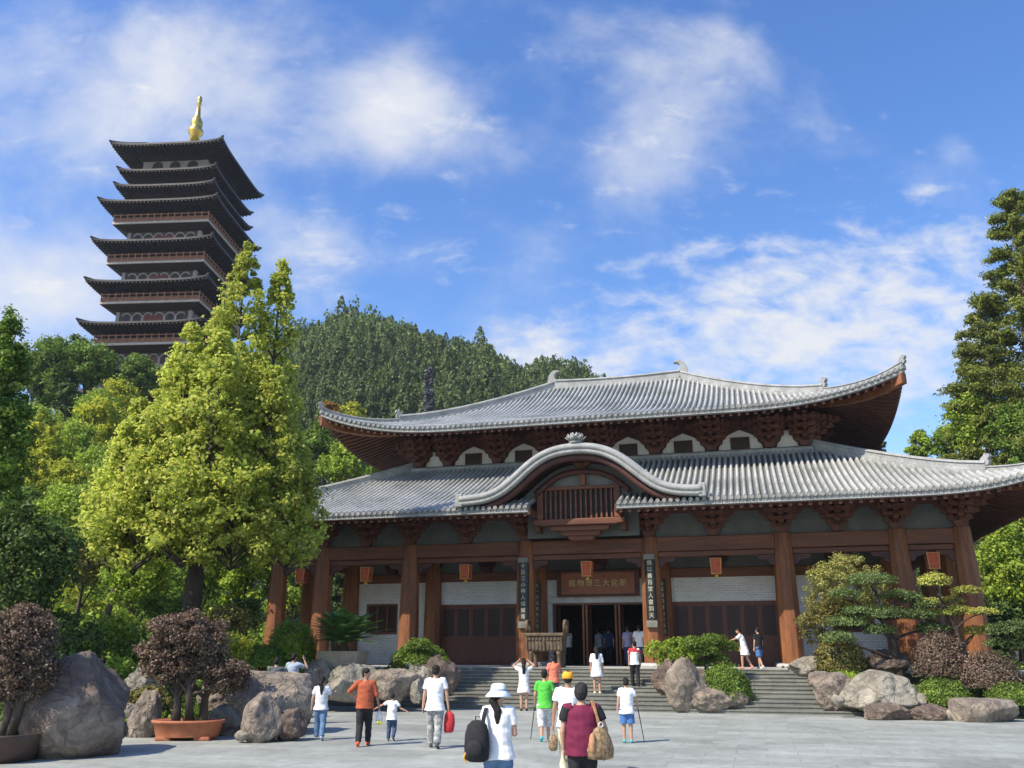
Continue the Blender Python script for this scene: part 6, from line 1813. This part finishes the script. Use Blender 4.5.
    hand = [pos + Matrix.Rotation(rz, 3, 'Z') @ ((wr[i] + (wr[i] - el[i]).normalized() * .05 + O) * H) for i in (0, 1)]
    world = lambda p: pos + Matrix.Rotation(rz, 3, 'Z') @ S(p)
    return root, hand, world, shd
def foot(px, py, z=0.0):
    p = at(px, py, z=z); p.z = z + .004; return p
SH = dict
girl = person('girl in pale grey T-shirt and blue jeans walking at the far left of the plaza', foot(319, 740), 1.36, .1, WALK, armL=((-.25, 0, -1), (-.1, .3, -1)), armR=((.30, .25, -.8), (.2, .7, .4)), top=SH(mat='pale'), bottom=SH(mat='jeans'), shoes='slate', hair='pony', turn=-.4)
om, oh, _, _ = person('man in rust orange top and black trousers, left hand on his hip, head turned', foot(363, 746), 1.56, .05, WALK2, armL=((-.75, -.25, -.75), (.75, .25, -.6)), armR=((.30, .0, -1), (.22, .2, -1)), top=SH(mat='orange', sleeve=1.15, hem=.48, ease=.016), bottom=SH(mat='black', ease=.008), shoes='rshoe', skin=SK2, turn=-1.9, belly=1.4, wide=1.05)
kid = person('small child in white shirt and dark jeans running with arms out', foot(391, 741), .99, -.1, (((-.05, .10, -1), (0, -.15, -1)), ((.06, .12, -1), (.05, -.75, -1))), armL=((-.9, .1, -.35), (-.9, .1, -.45)), armR=((.55, .1, -.7), (.7, .1, -.3)), top=SH(mat='white', hem=.44, ease=.02), bottom=SH(mat='dkjeans'), shoes='dkgrey', wide=.95)
wm, wh, _, _ = person('tall man in white T-shirt and grey camouflage trousers, red bag in his right hand', foot(434, 748), 1.63, -.05, WALK, armL=((-.2, .0, -1), (-.12, .1, -1)), armR=((.26, -.02, -1), (.14, .1, -1)), top=SH(mat='white', hem=.45, ease=.018), bottom=SH(mat='camo', ease=.012), shoes='dkgrey', wide=1.04)
hw_, hh_, hwf, hs_ = person('woman in white and pale blue bucket hat and white T-shirt with long black ponytail', (-.16, 10.95, .004), 1.53, -.10, STAND, armL=((-.12, -.05, -1), (0, .5, -.8)), armR=((.14, .02, -1), (-.25, .95, .1)), turn=-.75, top=SH(mat='white', hem=.46, ease=.016), bottom=SH(mat='jeans'), hair='pony', hat='bucket', vox=.009)
gbx = person('boy in bright green T-shirt and pale patterned shorts holding a black stick', foot(545, 741), 1.50, 0, WALK2, armL=((-.24, .1, -1), (.0, .5, -.7)), armR=((.22, 0, -1), (.12, .1, -1)), top=SH(mat='green', hem=.46), bottom=SH(mat='checks', len=.68, name='shorts', ease=.016), shoes='teal')
yc = person('man in golden orange cap and white T-shirt walking ahead of the maroon woman', (.93, 15.1, .004), 1.60, 0, WALK, armL=((-.22, 0, -1), (-.10, .05, -1)), armR=((.22, .1, -1), (.1, .3, -1)), top=SH(mat='white', hem=.46, ease=.016), bottom=SH(mat='cream'), hat='cap', skin=SK2, wide=1.05)
pw = person('woman with short dark hair in maroon top with black sleeves, nearest to the camera', (.84, 11.1, .004), 1.55, 0, STAND, armL=((-.18, -.02, -1), (.05, .25, -1)), armR=((.42, .0, -1), (.02, .25, -1)), top=SH(mat='maroon', hem=.47, ease=.016, sleeve_mat='black', sleeve=.55), bottom=SH(mat='black'), hair='bob', hairm=HAIRG, vox=.009, belly=1.9, wide=1.18)
bc = person('boy in white T-shirt and blue denim shorts leaning on a dark stick', foot(628, 743), 1.33, 0, STAND, armL=((-.2, 0, -1), (-.12, .1, -1)), armR=((.35, .1, -.9), (.15, .5, -.55)), top=SH(mat='white', hem=.44, ease=.018), bottom=SH(mat='blue', len=.44, name='shorts', ease=.018), shoes='teal')
wa = person('woman in white with both hands raised to take a picture at the stair foot', hall(-1.0, -6.55, .004), 1.58, 0, STAND, armL=((-.65, .5, .45), (.6, .55, .55)), armR=((.65, .5, .45), (-.6, .55, .55)), top=SH(mat='white', hem=.36, ease=.014, name='long_shirt', flare=-.12), bottom=SH(mat='checks', len=.3, name='shorts'), hair='long')
sa = person('person in salmon pink T-shirt on the lowest stairs behind the orange cap', hall(-.15, -5.85, .12), 1.62, .3, STAND, top=SH(mat='salmon', hem=.46, ease=.02), bottom=SH(mat='dkgrey'), skin=SK2, armR=((.4, .1, -.8), (.1, .6, .3)))
dr = person('woman with long hair in short white dress and bare legs on the stair landing', hall(1.1, -4.62, r1 * 4 + .004), 1.56, 0, STAND, top=SH(mat='white', hem=.36, ease=.016, flare=-.10, sleeve=.9, name='dress'), hair='long', shoes='cream')
rw = person('person in white T-shirt with red shoulders and black trousers climbing the stairs', hall(2.3, -3.75, r1 * 4 + r2 * 2 + .004), 1.52, 0, WALK, top=SH(mat='white', yoke='red', hem=.48), bottom=SH(mat='black'), turn=.5)
zp = PT + HZ + .004
wd = person('girl in white dress leaning forward by the right doors with one arm out', hall(6.05, -1.75, zp), 1.42, 1.1, WALK, armL=((-.3, .9, -.5), (-.1, .9, -.35)), armR=((.2, .2, -1), (.1, .3, -1)), lean=(0, .08), top=SH(mat='white', hem=.34, ease=.014, flare=-.12, name='dress'), shoes='oshoe', turn=.2)
bk = person('boy in black T-shirt and blue patterned shorts beside the girl in the white dress', hall(6.55, -1.45, zp), 1.45, .5, WALK2, top=SH(mat='black', hem=.46), bottom=SH(mat='blue', len=.45, name='shorts', ease=.016), shoes='pale')
wr_ = person('person in white by the column behind the rock at the stairs\' top right', hall(9.0, -.9, zp), 1.40, .9, STAND, lean=(0, .05), top=SH(mat='white', hem=.44), bottom=SH(mat='pale'))
d1 = person('person in lilac grey shirt standing in the right part of the open doorway', hall(1.25, 2.2, zp), 1.60, .2, STAND, top=SH(mat='lilac'), bottom=SH(mat='navy'))
d2 = person('person in white shirt and dark trousers at the right jamb of the open doorway', hall(1.75, 1.9, zp), 1.66, -.3, WALK, top=SH(mat='white'), bottom=SH(mat='dkjeans'))
d3 = person('person in pale shirt just inside the doorway\'s left opening', hall(-1.75, 4.2, PT + HZ + .014), 1.58, .4, STAND, top=SH(mat='pale'), bottom=SH(mat='black'))
d4 = person('person in navy shirt in the dark of the doorway\'s middle opening', hall(.05, 4.6, PT + HZ + .014), 1.62, -.2, STAND, top=SH(mat='navy'), bottom=SH(mat='black'))
d5 = person('second person in the dark middle opening, paler shirt, left of the navy one', hall(-.45, 4.9, PT + HZ + .014), 1.55, .6, STAND, top=SH(mat='slate'), bottom=SH(mat='dkgrey'))
def behind(px, py, Y): return at(px, py, Y=Y)
q = behind(98, 716, 22.6)
gb1 = person('person in blue violet shirt bending in the shrubs behind the huge dark boulder', q, 1.5, .6, STAND, lean=(0, .14), sitz=.52, armL=((-.3, .5, -.8), (0, .8, -.3)), top=SH(mat='periw'), bottom=SH(mat='dkjeans'))
q = behind(275, 684, 24.4)
s1 = person('dark haired person in grey shirt sitting behind the big flat topped boulder', (q.x, q.y, q.z - .62), 1.5, .2, SIT, sitz=.46, armL=((-.2, .5, -1), (.2, 1, -.2)), armR=((.2, .5, -1), (-.2, 1, -.2)), top=SH(mat='dkgrey'), bottom=SH(mat='dkjeans'))
q = behind(292, 682, 24.6)
s2 = person('person in slate blue shirt sitting right of the grey shirted one, hand to head', (q.x, q.y, q.z - .58), 1.55, -.2, SIT, sitz=.46, armR=((.55, .45, -.25), (-.45, .05, .9)), top=SH(mat='slate'), bottom=SH(mat='dkgrey'))
q = behind(262, 652, 31.5)
yv = person('person in yellow vest half hidden at the hall\'s left corner column', (q.x, q.y, float(ground_z(q.x, q.y))), 1.62, .8, STAND, top=SH(mat='yellow', sleeve=.2), bottom=SH(mat='black'))
dgraph = bpy.context.evaluated_depsgraph_get()
done = [(o, f, bpy.data.meshes.new_from_object(o.evaluated_get(dgraph))) for o, f in pending]
for o, f, me in done:
    o.modifiers.clear(); o.data = me
    n = len(me.vertices)
    if f and n:
        co = np.empty(n * 3, np.float32); me.vertices.foreach_get('co', co); co = co.reshape(-1, 3)
        no = np.empty(n * 3, np.float32); me.vertices.foreach_get('normal', no); no = no.reshape(-1, 3)
        am = np.array([mnoise.noise((p[0] * 9 + p[2] * 5, p[1] * 9, p[2] * 13)) for p in co], np.float32)
        me.vertices.foreach_set('co', (co + no * am[:, None] * f * 1.9).ravel()); me.update()
    me.polygons.foreach_set('use_smooth', [True] * len(me.polygons))

# ------------------------------------------------------------------ things people carry
def stick(label, hand, foot_p, mat='black'):
    o = MB().tube([Vector(hand) + Vector((0, 0, .03)), Vector(foot_p)], [.011, .008], 8)
    o.tube([Vector(hand) + Vector((0, -.05, .035)), Vector(hand) + Vector((0, .06, .035))], .014, 8)
    tag(o.build('walking_stick', CL[mat], None, smooth=True), label, 'walking stick', 'walking sticks of the two boys')
h = gbx[1][0]; stick('dark stick held by the boy in the green T-shirt', h, (h.x - .10, h.y + .10, .005))
h = bc[1][1]; stick('dark stick held by the boy in blue denim shorts', h, (h.x + .13, h.y + .10, .005))
# backpack hanging from the hat woman's left shoulder
c = hwf((-.15, -.125, .60))
bp = thing('backpack', 'black backpack hanging from the left shoulder of the woman in the bucket hat', 'backpack', c, -.25)
bp.scale = (.9, .9, .9)
m = MB(); m.loft([[(w * math.cos(a) * (abs(math.cos(a)) ** -.25 if abs(math.cos(a)) > .05 else 1), d * math.sin(a), z) for a in np.linspace(0, 2 * math.pi, 21)[:-1]] for w, d, z in ((.10, .07, -.25), (.155, .10, -.22), (.17, .115, -.08), (.16, .105, .08), (.13, .085, .19), (.07, .05, .245), (.02, .02, .25))])
remesh_o = m.build('bag_body', CL['black'], bp, smooth=True)
m = MB(); m.loft([[(w * math.cos(a), -.10 + d * math.sin(a), z) for a in np.linspace(0, 2 * math.pi, 17)[:-1]] for w, d, z in ((.06, .02, -.21), (.11, .055, -.19), (.115, .06, -.06), (.08, .04, .0), (.02, .01, .02))])
m.build('front_pocket', CL['black'], bp, smooth=True)
m = MB(); w0 = Vector((.07, .02, .22)); sp_ = hwf((-.085, -.02, .845)) - c; sp_ = Matrix.Rotation(.25, 3, 'Z') @ sp_; sp_b = Matrix.Rotation(.25, 3, 'Z') @ (hwf((-.095, .065, .74)) - c)
for off in (-.02, -.007, .007, .02): m.tube([w0 + Vector((off, 0, 0)), w0.lerp(sp_, .6) + Vector((off, -.03, 0)), sp_ + Vector((off, -.02, .012)), sp_b + Vector((off, .01, 0))], .008, 6)
m.tube([(-.03, .03, .23), (-.03, .02, .29), (.03, .02, .29), (.03, .03, .23)], .008, 6)
m.build('shoulder_strap', CL['black'], bp)
m = MB(); m.tube([(-.12, -.06, -.12), (-.155, -.07, -.2), (-.12, -.05, -.26)], .012, 6); m.build('orange_cord', CL['cap'], bp)
# handbag on the maroon woman's right shoulder
wf = pw[2]; c = wf((.135, -.065, .575))
hbg = thing('handbag', 'tan and khaki patterned handbag hanging from the maroon woman\'s right shoulder', 'handbag', c, .35)
m = MB(); m.loft([[(w * math.cos(a), d * math.sin(a), z) for a in np.linspace(0, 2 * math.pi, 21)[:-1]] for w, d, z in ((.10, .05, -.20), (.165, .075, -.185), (.175, .085, -.08), (.13, .07, .05), (.075, .045, .135), (.03, .02, .165))])
m.build('bag_body', CL['khaki'], hbg, smooth=True)
m = MB(); Rm = Matrix.Rotation(-.35, 3, 'Z'); t1 = Rm @ (wf((.075, -.03, .86)) - c); t2 = Rm @ (wf((.085, .05, .80)) - c)
for off in (-.016, -.005, .006, .016): m.tube([Vector((off, 0, .15)), Vector((off, 0, .15)).lerp(t1, .5) + Vector((0, -.03, 0)), t1 + Vector((off, -.03, .01)), t2 + Vector((off, .02, .03))], .009, 6)
m.build('shoulder_strap', CL['tan'], hbg)
MB().tube([(.028 * math.cos(a), -.03, .185 + .028 * math.sin(a)) for a in np.linspace(0, 6.283, 13)], .007, 6, caps=False).build('ring', CL['pale'], hbg)
m = MB(); m.ell((-.12, -.035, -.02), (.04, .05, .12), 12); m.build('side_panel', CL['tan'], hbg, smooth=True)
# red bag of the tall man
h = wh[1]
rb_ = thing('red_bag', 'crumpled red cloth bag held in the tall man\'s right hand', 'bag', h)
m = MB(); m.loft([[(w * math.cos(a) + xo, d * math.sin(a), z) for a in np.linspace(0, 2 * math.pi, 17)[:-1]] for w, d, z, xo in ((.07, .04, -.44, .0), (.10, .06, -.41, .01), (.115, .065, -.26, .02), (.10, .055, -.10, .02), (.05, .035, -.03, .01))])
m.build('bag_body', CL['red'], rb_, smooth=True)
MB().tube([(-.03, 0, -.05), (-.02, 0, .0), (.0, 0, .015), (.02, 0, .0), (.04, 0, -.05)], .012, 6).build('bag_handle', CL['red'], rb_)
# clear bag with something yellow
h = oh[1]
cb_ = thing('plastic_bag', 'white plastic bag with yellow flowers hanging from the orange topped man\'s right hand', 'bag', h)
m = MB(); m.loft([[(w * math.cos(a), w * .7 * math.sin(a), z) for a in np.linspace(0, 2 * math.pi, 13)[:-1]] for w, z in ((.03, -.27), (.06, -.25), (.075, -.17), (.05, -.07), (.012, .0))]); m.build('bag_body', CL['pale'], cb_, smooth=True)
m = MB(); [m.ell((.03 * math.cos(i * 2.1), .03 * math.sin(i * 2.1) - .03, -.25 - .03 * (i % 2)), (.035, .03, .028), 8) for i in range(4)]; m.build('flowers', CL['yellow'], cb_, smooth=True)
# round shoulder bag of the man in the cap
h = yc[1][0]
sb_ = thing('small_round_bag', 'small brown pouch dangling from the capped man\'s left hand', 'bag', h)
m = MB(); m.loft([[(w * math.cos(a), w * .55 * math.sin(a), z) for a in np.linspace(0, 2 * math.pi, 15)[:-1]] for w, z in ((.03, -.36), (.065, -.34), (.08, -.25), (.07, -.16), (.03, -.11))]); m.build('bag_body', CL['khaki'], sb_, smooth=True)
MB().tube([(-.02, 0, -.13), (-.015, 0, -.03), (.0, 0, .01), (.015, 0, -.03), (.02, 0, -.13)], .007, 6).build('bag_strap', CL['tan'], sb_)
# phone held up by the woman in white
pc = (wa[1][0] + wa[1][1]) / 2 + Vector((0, .03, .03))
MBp = MB().bx(-.07, .07, -.006, .006, -.04, .04); o = MBp.build('phone', CL['black'], None, bevel=.004, loc=pc); tag(o, 'dark phone held up in both hands by the woman in white', 'phone')

# ------------------------------------------------------------------ the air between here and the hills
hz = bpy.data.materials.new('thin_haze'); hz.use_nodes = True
hz.node_tree.nodes.clear()
pv = N(hz.node_tree, 'ShaderNodeVolumePrincipled'); ho = N(hz.node_tree, 'ShaderNodeOutputMaterial')
pv.inputs['Color'].default_value = (.80, .88, 1.0, 1); pv.inputs['Density'].default_value = .0002; pv.inputs['Anisotropy'].default_value = .2
hz.node_tree.links.new(pv.outputs[0], ho.inputs['Volume'])
tag(MB().bx(-905, 905, -405, 905, -1.1, 150).build('haze', hz), kind='stuff')
